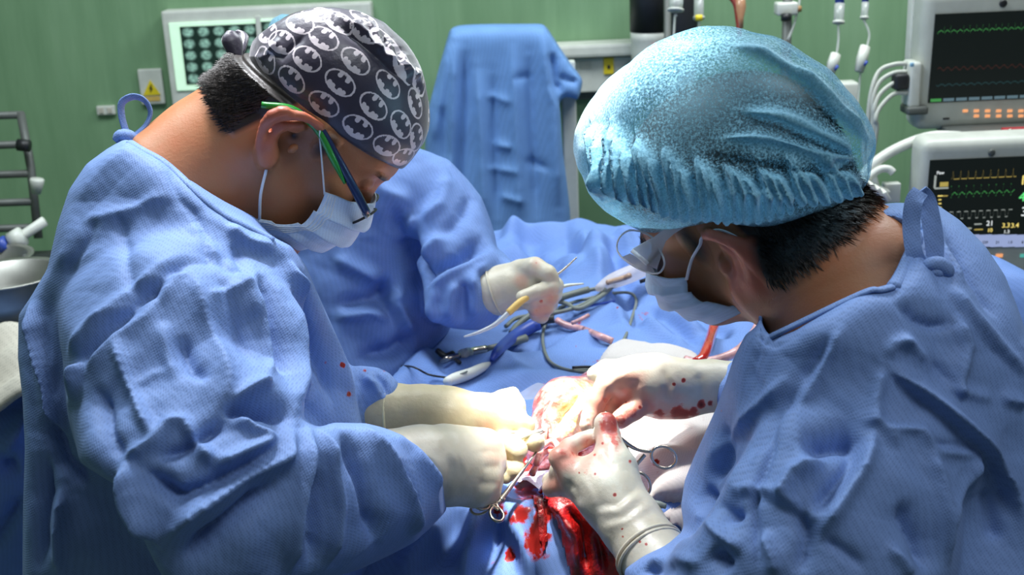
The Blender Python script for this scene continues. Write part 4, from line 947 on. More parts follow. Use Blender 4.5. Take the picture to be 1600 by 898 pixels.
FA = [('v', 9, 5, [(325, 412), (295, 414), (262, 438), (220, 476), (160, 540), (105, 600)]), ('r', 8, 16, [(300, 398), (262, 418), (212, 455), (150, 515), (95, 570)]), ('r', 7, 14, [(292, 428), (268, 450), (230, 500), (190, 530), (130, 600)]), ('v', 5, 5, [(262, 258), (280, 310), (305, 332), (318, 370), (326, 412), (350, 416)]),
      ('r', 8, 13, [(298, 418), (320, 495), (345, 550), (356, 592), (352, 640)]), ('v', 6, 12, [(330, 425), (358, 470), (385, 540), (398, 575)]),
      ('r', 20, 9, [(446, 401), (455, 460), (462, 530), (468, 596), (462, 640)]), ('v', 17, 10, [(405, 422), (418, 470), (434, 530), (446, 590)]), ('v', 10, 8, [(478, 440), (484, 520), (490, 600)]),
      ('r', 9, 10, [(352, 350), (388, 378), (430, 392)]), ('v', 7, 8, [(365, 375), (378, 410), (388, 440)]), ('r', 8, 8, [(395, 440), (412, 490), (428, 560), (410, 600)]), ('r', 7, 6, [(372, 420), (385, 455), (400, 500)]),
      ('v', 20, 9, [(350, 636), (385, 632), (425, 640), (455, 655)]), ('v', 12, 9, [(352, 640), (342, 660), (300, 690), (240, 715)]), ('r', 10, 9, [(284, 650), (310, 690), (335, 727)]), ('r', 12, 9, [(335, 727), (390, 702), (432, 683)]),
      ('r', 12, 8, [(360, 632), (396, 610), (420, 600)]), ('r', 9, 7, [(370, 645), (400, 668), (432, 684)]), ('v', 16, 14, [(215, 730), (280, 775), (330, 760), (400, 722), (432, 700)]),
      ('r', 15, 12, [(190, 716), (212, 790), (246, 850)]), ('r', 16, 13, [(248, 850), (300, 800), (380, 745), (436, 718), (458, 660)]), ('r', 9, 9, [(190, 716), (240, 688), (262, 655), (300, 650)]),
      ('v', 18, 16, [(280, 880), (340, 830), (400, 780), (440, 750)]), ('r', 12, 10, [(446, 895), (452, 810), (470, 730), (478, 665)]), ('v', 12, 10, [(480, 880), (490, 800), (494, 730)]), ('r', 11, 9, [(508, 880), (520, 790), (505, 700), (490, 670)]),
      ('r', 11, 9, [(556, 664), (590, 710), (630, 780), (648, 846)]), ('v', 14, 11, [(530, 676), (560, 750), (585, 850)]), ('r', 7, 7, [(600, 670), (645, 702), (700, 776)]), ('v', 8, 7, [(610, 720), (650, 800)]),
      ('s', 14, 10, [(142, 562), (130, 600), (107, 648)]), ('r', 9, 8, [(190, 530), (200, 600), (240, 690)]), ('v', 8, 12, [(150, 600), (170, 680), (190, 720)]), ('r', 8, 8, [(255, 500), (262, 560), (272, 590)]), ('v', 8, 12, [(280, 520), (300, 570), (330, 590)]),
      ('v', 5, 12, [(180, 325), (200, 400), (210, 455), (240, 480)]), ('r', 5, 14, [(120, 345), (190, 330), (270, 300)]), ('r', 16, 9, [(49, 464), (62, 530), (82, 595), (108, 690)]), ('v', 14, 13, [(70, 640), (95, 720), (140, 760)]),
      ('v', 5, 9, [(100, 440), (140, 380), (150, 330)]), ('r', 4, 5, [(140, 510), (190, 490), (250, 470)]), ('r', 5, 5, [(215, 450), (240, 445), (300, 430)]), ('v', 4, 5, [(230, 445), (250, 470), (260, 540)]), ('r', 5, 6, [(320, 470), (400, 440)]),
      ('v', 12, 16, [(60, 700), (62, 898)]), ('r', 10, 10, [(90, 760), (96, 898)]), ('r', 3, 5, [(200, 605), (235, 580), (262, 572)]),
      ('r', 10, 8, [(478, 420), (505, 500), (530, 560), (560, 650)]), ('v', 8, 9, [(470, 430), (500, 560), (520, 640)]), ('r', 10, 7, [(570, 590), (590, 600), (606, 640)]), ('v', 10, 7, [(580, 578), (598, 600), (600, 650)]),
      ('r', 6, 7, [(300, 345), (320, 380), (345, 405)]), ('v', 5, 6, [(340, 400), (352, 420), (380, 430)])]
FA = [(k_, h_ * (.85 if np.mean([q[1] for q in p_]) < 560 and np.mean([q[0] for q in p_]) < 430 else 1.15), w_, p_) for k_, h_, w_, p_ in FA]
sk = tube([P(270, 900, 1.38), P(270, 1100, 1.38), (-.44, 1.2, .6), (-.44, 1.2, .32)], [.17, .19, .22, .25], 40)
_, gA = gown('gown', fG, 0, (-.74, .82, .99), (-.08, 1.78, 1.68), .0035, FA, PA, MG, (22, .62), [(545, 616, 7, .8), (535, 570, 5, .7), (508, 566, 4, .5), (570, 578, 5, .6), (600, 540 + 40, 4, .5)], [sk], 7)
def on(bv, pts, lift):
    out = []
    for p in pts:
        h_ = hit(bv, p[0], p[1], lift)
        if h_ is not None: out.append(h_)
    return out
# neckline binding and tie loop
nb = on(gA, [(203, 222), (222, 234), (250, 249), (275, 269), (298, 291), (320, 312), (344, 331), (372, 347), (400, 361), (428, 376)], .001)
mo('neck_binding', tube(nb, .0042, 8, 4, flat=.5), MG, PA, attrs=None)
lp = [P(205, 222, 1.24), P(197, 205, 1.24), P(190, 180, 1.24), P(191, 160, 1.24), P(208, 151, 1.24), P(226, 157, 1.24), P(235, 175, 1.24), P(228, 195, 1.24), P(212, 210, 1.24), P(198, 220, 1.24)]
mo('tie_loop', tube(lp, .0042, 8, 6, flat=.35), MG, PA); mo('tie_knot', tube([P(182, 222, 1.235), P(190, 214, 1.235), P(204, 215, 1.235), P(210, 224, 1.235)], [.005, .008, .007, .004], 10, 4), MG, PA)

# printed cap
def capA_field(p):
    q = ((p - OA.astype(np.float32)) @ BA.astype(np.float32)) / np.float32(scA)
    d = smin(ell((-.004, 0, .047), (.1025, .082, .088))(q), ell((.038, 0, .034), (.0685, .070, .072))(q), .02)
    pl = (-.008 + (q[:, 0] + .093) * .29) - q[:, 2]
    d = d + np.float32(.0045) * np.clip(1 + pl.astype(np.float32) / .03, 0, 1)
    return smax(d, pl.astype(np.float32), .003) * scA
cpoly = [(366, 104), (372, 88), (386, 72), (402, 55), (430, 36), (462, 20), (495, 11), (520, 11), (560, 17), (600, 34), (635, 66), (655, 95), (672, 128), (679, 160), (676, 190), (662, 222), (644, 248), (624, 271), (600, 262), (575, 245), (545, 225), (498, 194), (435, 160), (400, 132)]
V, Q = mesh_field(hull(capA_field, cpoly, .0025), OA - .16, OA + .16, .0025, 2); V, Q = subdiv(V, Q)
N = vnorm(V, Q)
CF = [('r', 5, 5, [(520, 20), (560, 45), (600, 85), (640, 112), (672, 150)]), ('v', 5, 4, [(528, 40), (562, 62), (596, 92), (632, 128)]), ('r', 3, 3, [(560, 30), (575, 60)]), ('r', 3, 3, [(585, 40), (598, 84)]), ('v', 3, 3, [(574, 36), (590, 72)]), ('r', 3, 3, [(605, 60), (615, 98)]), ('v', 3, 3, [(600, 58), (606, 90)]),
      ('r', 3, 3, [(630, 80), (632, 112)]), ('v', 3, 3, [(620, 72), (624, 106)]), ('r', 3, 3, [(650, 100), (648, 130)]), ('r', 3, 6, [(380, 85), (410, 90), (440, 60)]), ('v', 2.5, 5, [(400, 80), (440, 90), (480, 50)]), ('v', 1.2, 3, [(396, 100), (440, 136), (500, 172)]), ('r', 3, 4, [(650, 105), (668, 140)]), ('v', 3, 4, [(645, 118), (664, 152)])]
V = folds(V, N, CF); V += vnorm(V, Q) * (crumple(V, 60, 12) * .10)[:, None]
cv = BVHTree.FromPolygons([tuple(v) for v in V], [tuple(map(int, q)) for q in Q])
EM = [(254, 212), (346, 280), (312, 143), (378, 80), (403, 205), (462, 133), (462, 365), (520, 290), (575, 213), (515, 75), (638, 372), (582, 447), (690, 295), (605, 105), (685, 150), (685, 512), (735, 437), (785, 362), (745, 552), (790, 483), (834, 408), (538, 508), (645, 575), (304, 345), (434, 44), (517, 36), (605, 62), (685, 112), (735, 215), (800, 290), (838, 330), (196, 176), (262, 112), (205, 262), (345, 72), (436, 436), (600, 150), (700, 60), (745, 180)]
pr = np.zeros(len(V)); used = []; SC = 1 / 2.245; e0 = M3 @ np.array([.78, -.62, 0.])
def emblem(a, b):
    r_ = np.sqrt(a * a + (b / .68) ** 2); ins = r_ < .97; ring_ = (r_ < 1.0) & (r_ > .88)
    w = ((np.hypot(a + .50, b + .33) < .13) | (np.hypot(a + .24, b + .37) < .145) | (np.hypot(a - .24, b + .37) < .145) | (np.hypot(a - .50, b + .33) < .13) | ((b < -.44) & (np.abs(a) < .55)) | ((b < -.34) & (np.abs(np.abs(a) - .37) < .13)))
    tpp = (np.hypot(a + .27, b - .36) < .155) | (np.hypot(a - .27, b - .36) < .155) | ((b > .44) & (np.abs(a) < .40) & (np.abs(a) > .11)) | ((b > .50 - .4 * np.abs(a) * 0) & (np.abs(a) < .055))
    return ring_ | (ins & (w | tpp))
for i, (zx, zy) in enumerate(EM):
    px, py = 300 + zx * SC, zy * SC; loc, n, _, _ = cv.ray_cast(Vector(CAMP), Vector(ray(px, py)))
    if loc is None: continue
    if any(np.linalg.norm(np.array(loc) - q_) < .0190 for q_ in used): continue
    used.append(np.array(loc))
    for mirror in (0, 1):
        if mirror and abs(((np.array(loc) - OA) @ BA[:, 1])) < .032: continue
        c = np.array(loc); nn = np.array(n); e1 = e0 - nn * (e0 @ nn); e1 /= np.linalg.norm(e1); e2 = np.cross(nn, e1)
        if mirror:
            R_ = np.eye(3) - 2 * np.outer(BA[:, 1], BA[:, 1]); c = OA + R_ @ (c - OA); e1, e2 = R_ @ e1, R_ @ e2; nn = R_ @ nn
        if e2 @ (BA[:, 2]) < 0: e2 = -e2
        q = V - c; m = (np.abs(q @ e1) < .022) & (np.abs(q @ e2) < .018) & (np.abs(q @ nn) < .02) & (pr == 0)
        a = (q[m] @ e1) / .0165; b = (q[m] @ e2) / .0165
        # soft edge from small offsets
        acc = sum(emblem(a + da, b + db).astype(float) for da in (-.02, .02) for db in (-.02, .02)) / 4
        pr[np.where(m)[0]] = np.maximum(pr[m], acc)
# refine where printed so the print stays crisp
co = mo('surgical_cap', (V, Q), MCP, PA, attrs={'print': pr}); co['label'] = 'dark cloth cap printed with white oval bat emblems'
kn = [P(372, 100, 1.26), P(368, 84, 1.26), P(362, 62, 1.26), P(360, 48, 1.26)]
mo('cap_tie', tube(kn, [.005, .008, .011, .004], 10, 5, flat=.5), MCP, PA, attrs={'print': np.zeros(10 * 16)} if 0 else None)
mo('cap_tie', tube([P(368, 96, 1.265), P(373, 78, 1.27), P(374, 60, 1.28), P(368, 48, 1.28)], [.004, .008, .010, .003], 10, 5, flat=.4), MCP, PA)
mk, mfn = face_mask(OA, BA, scA, PA, (.062, -.020), (.038, -.094), (.112, .004), (.098, -.088), .068, label='pale blue pleated surgical mask')
def strap(par, p, name='mask_strap', r=.0016, mat=MSTRAP): return mo(name, tube(p, r, 8, 5, flat=.6), mat, par)
lo = lambda *q: fromlocal(q, OA, BA, scA)
sa = mfn(0.0, .02); sb = mfn(0.0, .97); 
if proj(sa)[2] > proj(mfn(1.0, .02))[2]: su = 1.0
else: su = 0.0
strap(mk, [mfn(su, .03), lo(.034, -.077, .0), lo(.016, -.083, .014), lo(.009, -.085, .020)]); strap(mk, [mfn(su, .95), lo(.022, -.074, -.07), lo(.006, -.079, -.047)])
for k in range(4): mo('edge_seam', tube([mfn(abs(su - .012 * (k + 1)), v) - ray(430, 340) * .0012 for v in np.linspace(.02, .98, 14)], .0005, 5), MSTRAP, mk)
# spectacles
gl = bpy.data.objects.new('spectacles', None); COL.objects.link(gl); gl.parent = PA
mo('temple', tube([lo(-.044, -.091, -.006), lo(-.022, -.087, .012), lo(.006, -.080, .020), lo(.04, -.080, .014), lo(.075, -.078, .006), lo(.104, -.070, -.002)], [.0026, .0034, .0034, .004, .0045, .0042], 8, 6, flat=1.0), MNAVY, gl)['label'] = 'navy temple'
mo('temple_lining', tube([lo(-.044, -.092, -.007), lo(-.022, -.089, .012), lo(.008, -.082, .017), lo(.04, -.083, .010), lo(.066, -.081, .0025)], [.0032, .0040, .0036, .0036, .0014], 8, 6, flat=1.0), MGRN, gl)['label'] = 'green lining along the temple'
mo('temple', tube([lo(-.040, .079, -.010), lo(.01, .082, .022), lo(.06, .078, .01), lo(.104, .070, -.002)], .0035, 8, 6), MNAVY, gl)
for s in (-1, 1):
    c = lo(.108, s * .036, -.014); o_ = mo('rim', ring(c, lo(1, s * .08, -.25) - OA, .026, .0013, 30, 8, .62, lo(0, 1, 0) - OA), MPB, gl)
    mo('lens', lathe([(.0255, -.0004), (.0255, .0004)], c, lo(1, s * .08, -.25) - OA, 30), MGLASS, gl) if 0 else None
    ax = lo(1, s * .08, -.25) - OA; ax /= np.linalg.norm(ax); u_ = lo(0, 1, 0) - OA; u_ -= ax * (u_ @ ax); u_ /= np.linalg.norm(u_); w_ = np.cross(ax, u_)
    mo('lens', quad([c + u_ * .0255 * math.cos(a) + w_ * .0158 * math.sin(a) for a in np.linspace(0, 2 * math.pi, 28, endpoint=False)], .0012, ax), MGLASS, gl, smooth=False)
mo('bridge', tube([lo(.109, -.011, -.010), lo(.112, 0, -.006), lo(.109, .011, -.010)], .0014, 8, 4), MST, gl)
for s in (-1, 1): mo('hinge', bevbox(lo(.105, s * .066, -.004), (.007, .006, .006), BA, .001), MST, gl); mo('nose_pad', tube([lo(.102, s * .012, -.018), lo(.099, s * .013, -.024)], .0028, 8), MST, gl)

# ================================================================== right surgeon
dB = 1.17
OB, BB = headframe((1170, 338), dB, (-.755, -.308, -.58), (-.43, -.437, .79), (-.497, .845, .198)); scB = .98
PB = thing('person', 'surgeon on the right in blue gown and sheer light blue bouffant cap, head bowed', 'person', (.42, .98, 0))
nkB = [cap(fromlocal((-.03, 0, -.01), OB, BB, scB), P(1285, 425, 1.13), .060, .064), cap(P(1285, 425, 1.13), P(1345, 470, 1.10), .070, .075), cap(P(1345, 470, 1.10), P(1380, 560, 1.08), .075, .10), cap(P(1380, 425, 1.12), P(1420, 520, 1.12), .045, .06)]
fB = person_head(OB, BB, scB, .68, nkB, .035)
V, Q = head_mesh(fB, P(1210, 380, 1.13), np.array([.23, .22, .24]), .0031, None); L = tolocalpts(V, OB, BB, scB)
hB = np.clip((-.020 - L[:, 0] + .3 * (L[:, 2] + .0)) * 90, 0, 1) * np.clip((L[:, 2] + .040 + .15 * (L[:, 0] + .08)) * 70, 0, 1)
hB = np.maximum(hB, np.clip((L[:, 2] - .062 + .15 * L[:, 0]) * 90, 0, 1)); hB = np.maximum(hB, np.clip(1 - np.hypot((L[:, 0] - .030) / .014, (L[:, 2] - .015) / .035) ** 2, 0, 1) * .9)
hB = np.maximum(hB, .9 * np.clip(1 - np.hypot((L[:, 0] - .086) / .014, (L[:, 2] - .032) / .004) ** 2, 0, 1) * (np.abs(L[:, 1]) < .05) * (np.abs(L[:, 1]) > .01))
redB = np.clip(1.3 - np.abs(np.abs(L[:, 1]) - .100) / .016, 0, .9) * np.clip((.020 - L[:, 0]) * 150, 0, 1) * np.clip((L[:, 0] + .036) * 150, 0, 1) * np.clip((L[:, 2] + .052) * 60, 0, 1)
V = V + vnorm(V, Q) * (hB * .004 + .010 * np.clip((L[:, 2] - .050) * 60, 0, 1))[:, None]
trunkB = [tube([P(1380, 560, 1.08), P(1420, 800, 1.16), (.42, 1.0, .95)], [.10, .09, .10], 16)] + lower_body((.42, 1.0, .95), (.44, 1.0, -1))
V2, F2 = quadify(V, Q, trunkB); mo('body', (V2, F2), MSKB, PB, attrs={'hair': pad(hB, len(V2)), 'red': pad(redB, len(V2))})
dn = fromlocal((-.4, 0, -1), OB, BB, 1) - OB
short_hair(V, Q, (hB > .6) & (L[:, 2] < .07) & ((L[:, 0] < -.036) | (np.abs(L[:, 1]) < .06)), lambda p: np.tile(dn / np.linalg.norm(dn), (len(p), 1)), 9000, .012, PB, 5)
# gown
tb = [(1188, 496), (1180, 512), (1165, 522), (1146, 560), (1133, 600), (1118, 640), (1100, 680), (1084, 715), (1070, 750), (1064, 790), (1070, 830), (1080, 870), (1060, 1500), (2100, 1500), (2000, 700), (1750, 560), (1640, 560), (1605, 525), (1590, 480), (1570, 430), (1540, 385), (1500, 344), (1462, 318), (1430, 318), (1402, 316), (1375, 318), (1352, 326), (1372, 343), (1398, 346), (1418, 357), (1426, 378), (1408, 428), (1392, 448), (1362, 452), (1335, 462), (1300, 483), (1270, 500), (1240, 518), (1212, 526), (1198, 522)]
tfB = union([cap(P(1400, 640, 1.16), P(1430, 900, 1.16), .19, .20), cap(P(1430, 900, 1.16), P(1430, 1200, 1.18), .20, .22), cap(P(1230, 620, 1.20), P(1230, 900, 1.16), .09, .12), cap(P(1330, 560, 1.02), P(1520, 500, 1.22), .10, .11), cap(P(1440, 420, 1.16), P(1400, 520, 1.14), .05, .10), cap(P(1540, 520, 1.20), P(1620, 800, 1.18), .10, .16), cap(P(1215, 560, 1.16), P(1300, 560, 1.12), .05, .09)], .07)
sfB = union([cap(P(1340, 620, 1.03), P(1270, 860, .98), .10, .095), cap(P(1270, 860, .98), P(1230, 980, 1.0), .095, .09), cap(P(1230, 1000, 1.0), P(1060, 885, 1.13), .085, .045), cap(P(1060, 885, 1.13), P(1020, 868, 1.16), .043, .037)], .05)
spB = [(1290, 520), (1225, 570), (1200, 640), (1128, 766), (1110, 800), (1082, 838), (1058, 838), (1040, 852), (1006, 868), (974, 890), (985, 1000), (1060, 1300), (1500, 1300), (1600, 700), (1500, 520)]
fs2 = union([cap(P(1240, 590, 1.36), P(1130, 604, 1.36), .07, .036)], .01)
ffB = union([hull(tfB, tb, .018), hull(sfB, spB, .016), hull(fs2, [(1300, 500), (1150, 560), (1130, 575), (1122, 600), (1120, 645), (1140, 660), (1300, 700)], .01)], .014)
FB = [('s', 16, 13, [(1599, 821), (1571, 766), (1516, 688), (1455, 627), (1383, 572)]), ('r', 10, 9, [(1383, 572), (1368, 622), (1363, 672)]), ('v', 22, 26, [(1250, 700), (1310, 690), (1345, 690)]), ('r', 16, 10, [(1364, 672), (1344, 733), (1283, 838)]), ('v', 12, 12, [(1352, 680), (1325, 740), (1270, 800)]),
      ('r', 10, 10, [(1438, 690), (1455, 755), (1482, 888)]), ('r', 9, 10, [(1520, 700), (1480, 790), (1470, 830)]), ('v', 12, 16, [(1400, 780), (1440, 850), (1450, 898)]), ('r', 6, 5, [(1350, 655), (1376, 668), (1400, 702)]), ('r', 6, 4, [(1376, 676), (1433, 671), (1444, 690)]), ('r', 6, 4, [(1425, 675), (1455, 707), (1516, 705)]), ('v', 5, 4, [(1440, 690), (1455, 698), (1500, 696)]),
      ('v', 9, 4, [(1214, 647), (1205, 699), (1183, 755), (1172, 788), (1180, 850), (1190, 898)]), ('s', 8, 9, [(1283, 838), (1277, 818), (1239, 793), (1183, 764), (1128, 771)]), ('v', 7, 6, [(1283, 838), (1320, 862), (1350, 888)]), ('r', 14, 12, [(1290, 720), (1240, 745), (1214, 790)]),
      ('v', 8, 6, [(1402, 461), (1438, 490), (1468, 501), (1510, 500)]), ('s', 9, 6, [(1600, 592), (1560, 545), (1510, 480), (1480, 440)]), ('r', 8, 14, [(1233, 583), (1170, 650), (1110, 716)]), ('v', 7, 14, [(1250, 600), (1190, 680), (1130, 740)]), ('r', 6, 10, [(1322, 505), (1272, 594), (1244, 644)]), ('v', 5, 10, [(1300, 520), (1250, 600)]),
      ('r', 9, 8, [(1560, 620), (1600, 630)]), ('r', 6, 4, [(1477, 600), (1505, 612), (1555, 622)]), ('r', 6, 4, [(1388, 560), (1400, 535), (1440, 530)]), ('r', 5, 3, [(1410, 520), (1440, 545), (1460, 565)]), ('v', 5, 4, [(1470, 560), (1490, 600), (1500, 640)]), ('r', 8, 10, [(1500, 480), (1520, 540), (1490, 640)]),
      ('v', 12, 12, [(1130, 660), (1135, 720), (1115, 760)]), ('r', 10, 10, [(1160, 690), (1150, 730), (1128, 766)]), ('v', 12, 10, [(1100, 760), (1130, 800), (1160, 800)]), ('r', 9, 8, [(1090, 800), (1120, 830), (1160, 860)]), ('v', 14, 12, [(1110, 860), (1140, 890)]),
      ('r', 8, 8, [(1010, 880), (1060, 870), (1100, 880)]), ('v', 10, 8, [(1000, 895), (1060, 890)]), ('r', 10, 9, [(1190, 830), (1210, 870), (1215, 898)]), ('r', 8, 6, [(1440, 320), (1480, 380), (1510, 450)]), ('v', 8, 7, [(1480, 360), (1530, 440), (1560, 500)]), ('v', 9, 12, [(1250, 780), (1260, 840), (1250, 898)]), ('r', 9, 8, [(1384, 850), (1420, 898)]), ('v', 10, 14, [(1540, 760), (1560, 850)])]
FB = [(k_, h_ * .95, w_, p_) for k_, h_, w_, p_ in FB]
skB = tube([P(1430, 1000, 1.17), P(1430, 1200, 1.18), (.44, .98, .6), (.44, .98, .32)], [.19, .20, .23, .26], 40)
_, gB = gown('gown', ffB, 0, (.08, .62, 1.02), (.80, 1.72, 1.68), .0035, FB, PB, MG, (20, .6), [(1128, 641, 6, .6), (1060, 850, 5, .3), (1145, 600, 5, .3)], [skB], 15)
nb = on(gB, [(1204, 526), (1225, 522), (1255, 508), (1285, 490), (1315, 473), (1345, 459), (1375, 453), (1394, 448)], .004)
mo('neck_binding', tube(nb, .0045, 8, 4, flat=.5), MG, PB)
nb = on(gB, [(1428, 362), (1430, 380), (1420, 405), (1408, 430), (1396, 448)], .002); mo('neck_binding', tube(nb, .006, 8, 4, flat=.5), MG, PB)
# standing tie loop of folded tape
def band(pts, w, name, par, wd=(0, 0, 1.0)):
    p = spline(np.array(pts), 8); wd = np.array(wd); n = len(p)
    t = np.gradient(p, axis=0); s = np.cross(t, wd); s /= np.linalg.norm(s, axis=1)[:, None]
    ws = np.array([w] * n) if np.isscalar(w) else np.interp(np.linspace(0, 1, n), np.linspace(0, 1, len(w)), w)
    V = np.vstack([np.stack([p[i] - s[i] * ws[i] / 2 for i in range(n)]), np.stack([p[i] + s[i] * ws[i] / 2 for i in range(n)])])
    off = np.cross(s, t); off /= np.linalg.norm(off, axis=1)[:, None]; off = np.vstack([off, off]) * .0008
    V4 = np.vstack([V - off, V + off]); Fc = []
    for i in range(n - 1):
        Fc += [[i, i + 1, n + i + 1, n + i], [2 * n + i, 3 * n + i, 3 * n + i + 1, 2 * n + i + 1], [i, 2 * n + i, 2 * n + i + 1, i + 1], [n + i, n + i + 1, 3 * n + i + 1, 3 * n + i]]
    Fc += [[0, n, 3 * n, 2 * n], [n - 1, 2 * n - 1, 4 * n - 1, 3 * n - 1]]
    return mo(name, (V4, Fc), MG, par, smooth=False, attrs={'blood': np.zeros(len(V4))})
vd = -ray(1440, 350)
dt = float(proj(hit(gB, 1452, 395))[2]) - .010
P_ = P
def P(x, y, d): return P_(x, y, dt + (d - 1.055)) if x > 1400 and x < 1530 and 290 < y < 480 and 1.04 < d < 1.072 else P_(x, y, d)
band([P(1440, 420, 1.055), P(1428, 392, 1.055), P(1424, 350, 1.06), P(1428, 315, 1.06), P(1438, 299, 1.065)], [.013, .013, .014, .014, .013], 'tie_tape', PB, vd)
band([P(1438, 298, 1.066), P(1448, 312, 1.07), P(1455, 345, 1.065), P(1460, 380, 1.06), P(1462, 418, 1.055)], [.011, .014, .015, .015, .012], 'tie_tape', PB, vd)
band([P(1462, 420, 1.05), P(1478, 438, 1.05), P(1500, 455, 1.05), P(1525, 472, 1.05)], [.010, .012, .010, .003], 'tie_tape', PB, vd)
mo('tie_knot', tube([P(1444, 421, 1.05), P(1456, 414, 1.045), P(1470, 415, 1.045), P(1480, 424, 1.045), P(1478, 432, 1.05)], [.005, .0065, .007, .006, .003], 10, 5), MG, PB)
mo('tie_knot', tube([P(1446, 429, 1.048), P(1462, 426, 1.043), P(1478, 428, 1.047)], [.003, .0045, .003], 10, 5), MG, PB)
P = P_
# bouffant cap
bp = [(897, 232), (902, 200), (912, 172), (930, 140), (952, 115), (978, 92), (1010, 70), (1045, 55), (1090, 44), (1140, 41), (1185, 45), (1215, 55), (1240, 72), (1268, 92), (1296, 112), (1322, 142), (1345, 172), (1362, 200), (1370, 222), (1368, 240), (1356, 250), (1358, 268), (1354, 292), (1338, 306), (1300, 328), (1250, 344), (1205, 356), (1165, 352), (1130, 350), (1090, 352), (1050, 360), (1010, 360), (985, 350), (962, 338), (940, 318), (918, 298), (913, 280), (902, 262)]
ff = union([ell(P(1140, 205, 1.15), (.150, .105, .140), M3), ell(P(1010, 230, 1.17), (.070, .085, .085), M3), ell(P(1285, 235, 1.13), (.060, .065, .09), M3), ell(P(1150, 285, 1.12), (.120, .050, .120), M3)], .03)
V, Q = mesh_field(hull(ff, bp, .022), P(1140, 205, 1.18) - [.19, .19, .17], P(1140, 205, 1.18) + [.19, .19, .17], .0055); V, Q = subdiv(V, Q); V, Q = subdiv(V, Q); N = vnorm(V, Q)
BF = [('s', 6, 9, [(1366, 238), (1300, 180), (1250, 130), (1190, 90), (1130, 70)]), ('s', 6, 10, [(1350, 255), (1290, 225), (1220, 190), (1150, 175)]), ('s', 4, 8, [(1345, 215), (1290, 160), (1230, 110)]), ('r', 5, 6, [(1355, 246), (1290, 250), (1200, 222), (1120, 215)]), ('v', 5, 5, [(1350, 262), (1280, 270), (1210, 262), (1100, 240)]),
      ('r', 4, 5, [(1352, 280), (1290, 296), (1200, 300), (1120, 290)]), ('v', 5, 5, [(1345, 296), (1280, 312), (1200, 318)]), ('v', 8, 9, [(1368, 232), (1345, 240), (1320, 236)]), ('g', -8, 12, [(930, 286), (946, 284)])]
for k in range(26):   # gathers fanning down to the elastic hem
    t = k / 25; x1 = 930 + 400 * t; y1 = 300 + 58 * math.sin(min(1, t * 1.25) * math.pi * .75) - 26 * max(0, t - .6) * 2.5; x0 = 918 + 390 * t - 10 * math.sin(t * 3); y0 = 190 + 70 * math.sin(min(1, t * 1.3) * math.pi * .6) + 14 * math.sin(k * 2.1)
    BF.append(('s', 9, 6, [(x1, y1), ((x0 + x1) / 2 + 4, (y0 + y1) / 2 + 6 * math.sin(k)), (x0, y0)]))
for k in range(12):
    a = -1.0 + k * .26; BF.append(('r', 1.6, 3.5, [(934, 284), (934 + 60 * math.cos(a), 284 + 60 * math.sin(a))]))
for k in range(40):
    x = 925 + k * 11; 
    y = np.interp(x, [925, 985, 1050, 1130, 1205, 1300, 1345], [303, 348, 358, 350, 354, 326, 300]); BF.append(('r', 1.5, 2.5, [(x, y - 16), (x + 2, y + 6)]))
BF = [(k_, h_ * 1.5, w_, p_) for k_, h_, w_, p_ in BF]
V1 = folds(V, N, BF); dB_ = np.clip(np.einsum('ij,ij->i', V1 - V, N) * 130, -.25, .7); V = V1 + vnorm(V1, Q) * (crumple(V, 40, 22) * .3 + crumple(V, 95, 23) * .3)[:, None]
x, y, d = proj(V); ply = np.clip((y - 345 + np.abs(x - 1150) * .12) / 20, 0, .3) + np.clip(.25 * noise3(V, 50, 4), 0, .5)
ply += .55 * np.clip(((x - 1235) * .75 - (y - 60) * .75) / 30, 0, 1) * (y < 330) + .5 * np.clip((1015 - x - (y - 120) * .25) / 60, 0, 1)
ply = np.clip(ply + dB_, -.2, .95)
mo('bouffant_cap', (V, Q), MBF, PB, attrs={'ply': ply})['label'] = 'sheer light blue bouffant cap with gathered edge'
# mask, straps
mkB, mfB = face_mask(OB, BB, scB, PB, (.056, -.014), (.014, -.066), (.112, .004), (.082, -.078), .070, dip=.016, label='pale blue mask seen from behind the jaw')
lb = lambda *q: fromlocal(q, OB, BB, scB)
suB = 1.0 if proj(mfB(1.0, .5))[2] < proj(mfB(0.0, .5))[2] else 0.0
strap(mkB, [mfB(suB, .04), lb(.036, .076, .002), lb(.018, .082, .014), lb(.010, .085, .021), lb(-.008, .086, .022), lb(-.024, .088, .006), lb(-.031, .088, -.012)], r=.0018)
strap(mkB, [mfB(suB, .95), lb(.006, .074, -.066), lb(.002, .078, -.046)], r=.0018)
# safety glasses
sg = bpy.data.objects.new('safety_glasses', None); COL.objects.link(sg); sg.parent = PB
nY = BB[:, 1]; oY = lb(.05, .082, .02)
tp = [(1172, 326), (1165, 319), (1130, 320), (1095, 328), (1062, 342), (1040, 356), (1022, 370), (1002, 381), (988, 389), (988, 395), (1004, 406), (1017, 415), (1027, 420), (1032, 404), (1035, 390), (1040, 377), (1054, 364), (1078, 350), (1105, 340), (1150, 335), (1170, 332)]
ol = [onplane(a, b, oY, nY) for a, b in tp]
mo('temple', quad(ol, .0022, nY), MFROST, sg, smooth=False)['label'] = 'broad frosted clear temple'
mo('temple', quad([p - nY * .158 for p in ol], .0022, nY), MFROST, sg, smooth=False)
def lensset(pts, oo, nn, nm_):
    q = [onplane(a, b, oo, nn) for a, b in pts]; q = spline(np.array(q + [q[0]]), 4)[:-1]
    mo('lens', quad(list(q), .0014, nn), MGLASS, sg, smooth=False); mo('lens_rim', tube(list(q) + [q[0]], .0010, 8), MFROST, sg)
    return q
nL = BB[:, 0] * .55 + (-ray(1000, 390)) * .65 + np.array([0, 0, .2]); nL /= np.linalg.norm(nL); oL = onplane(1012, 408, oY, nY)
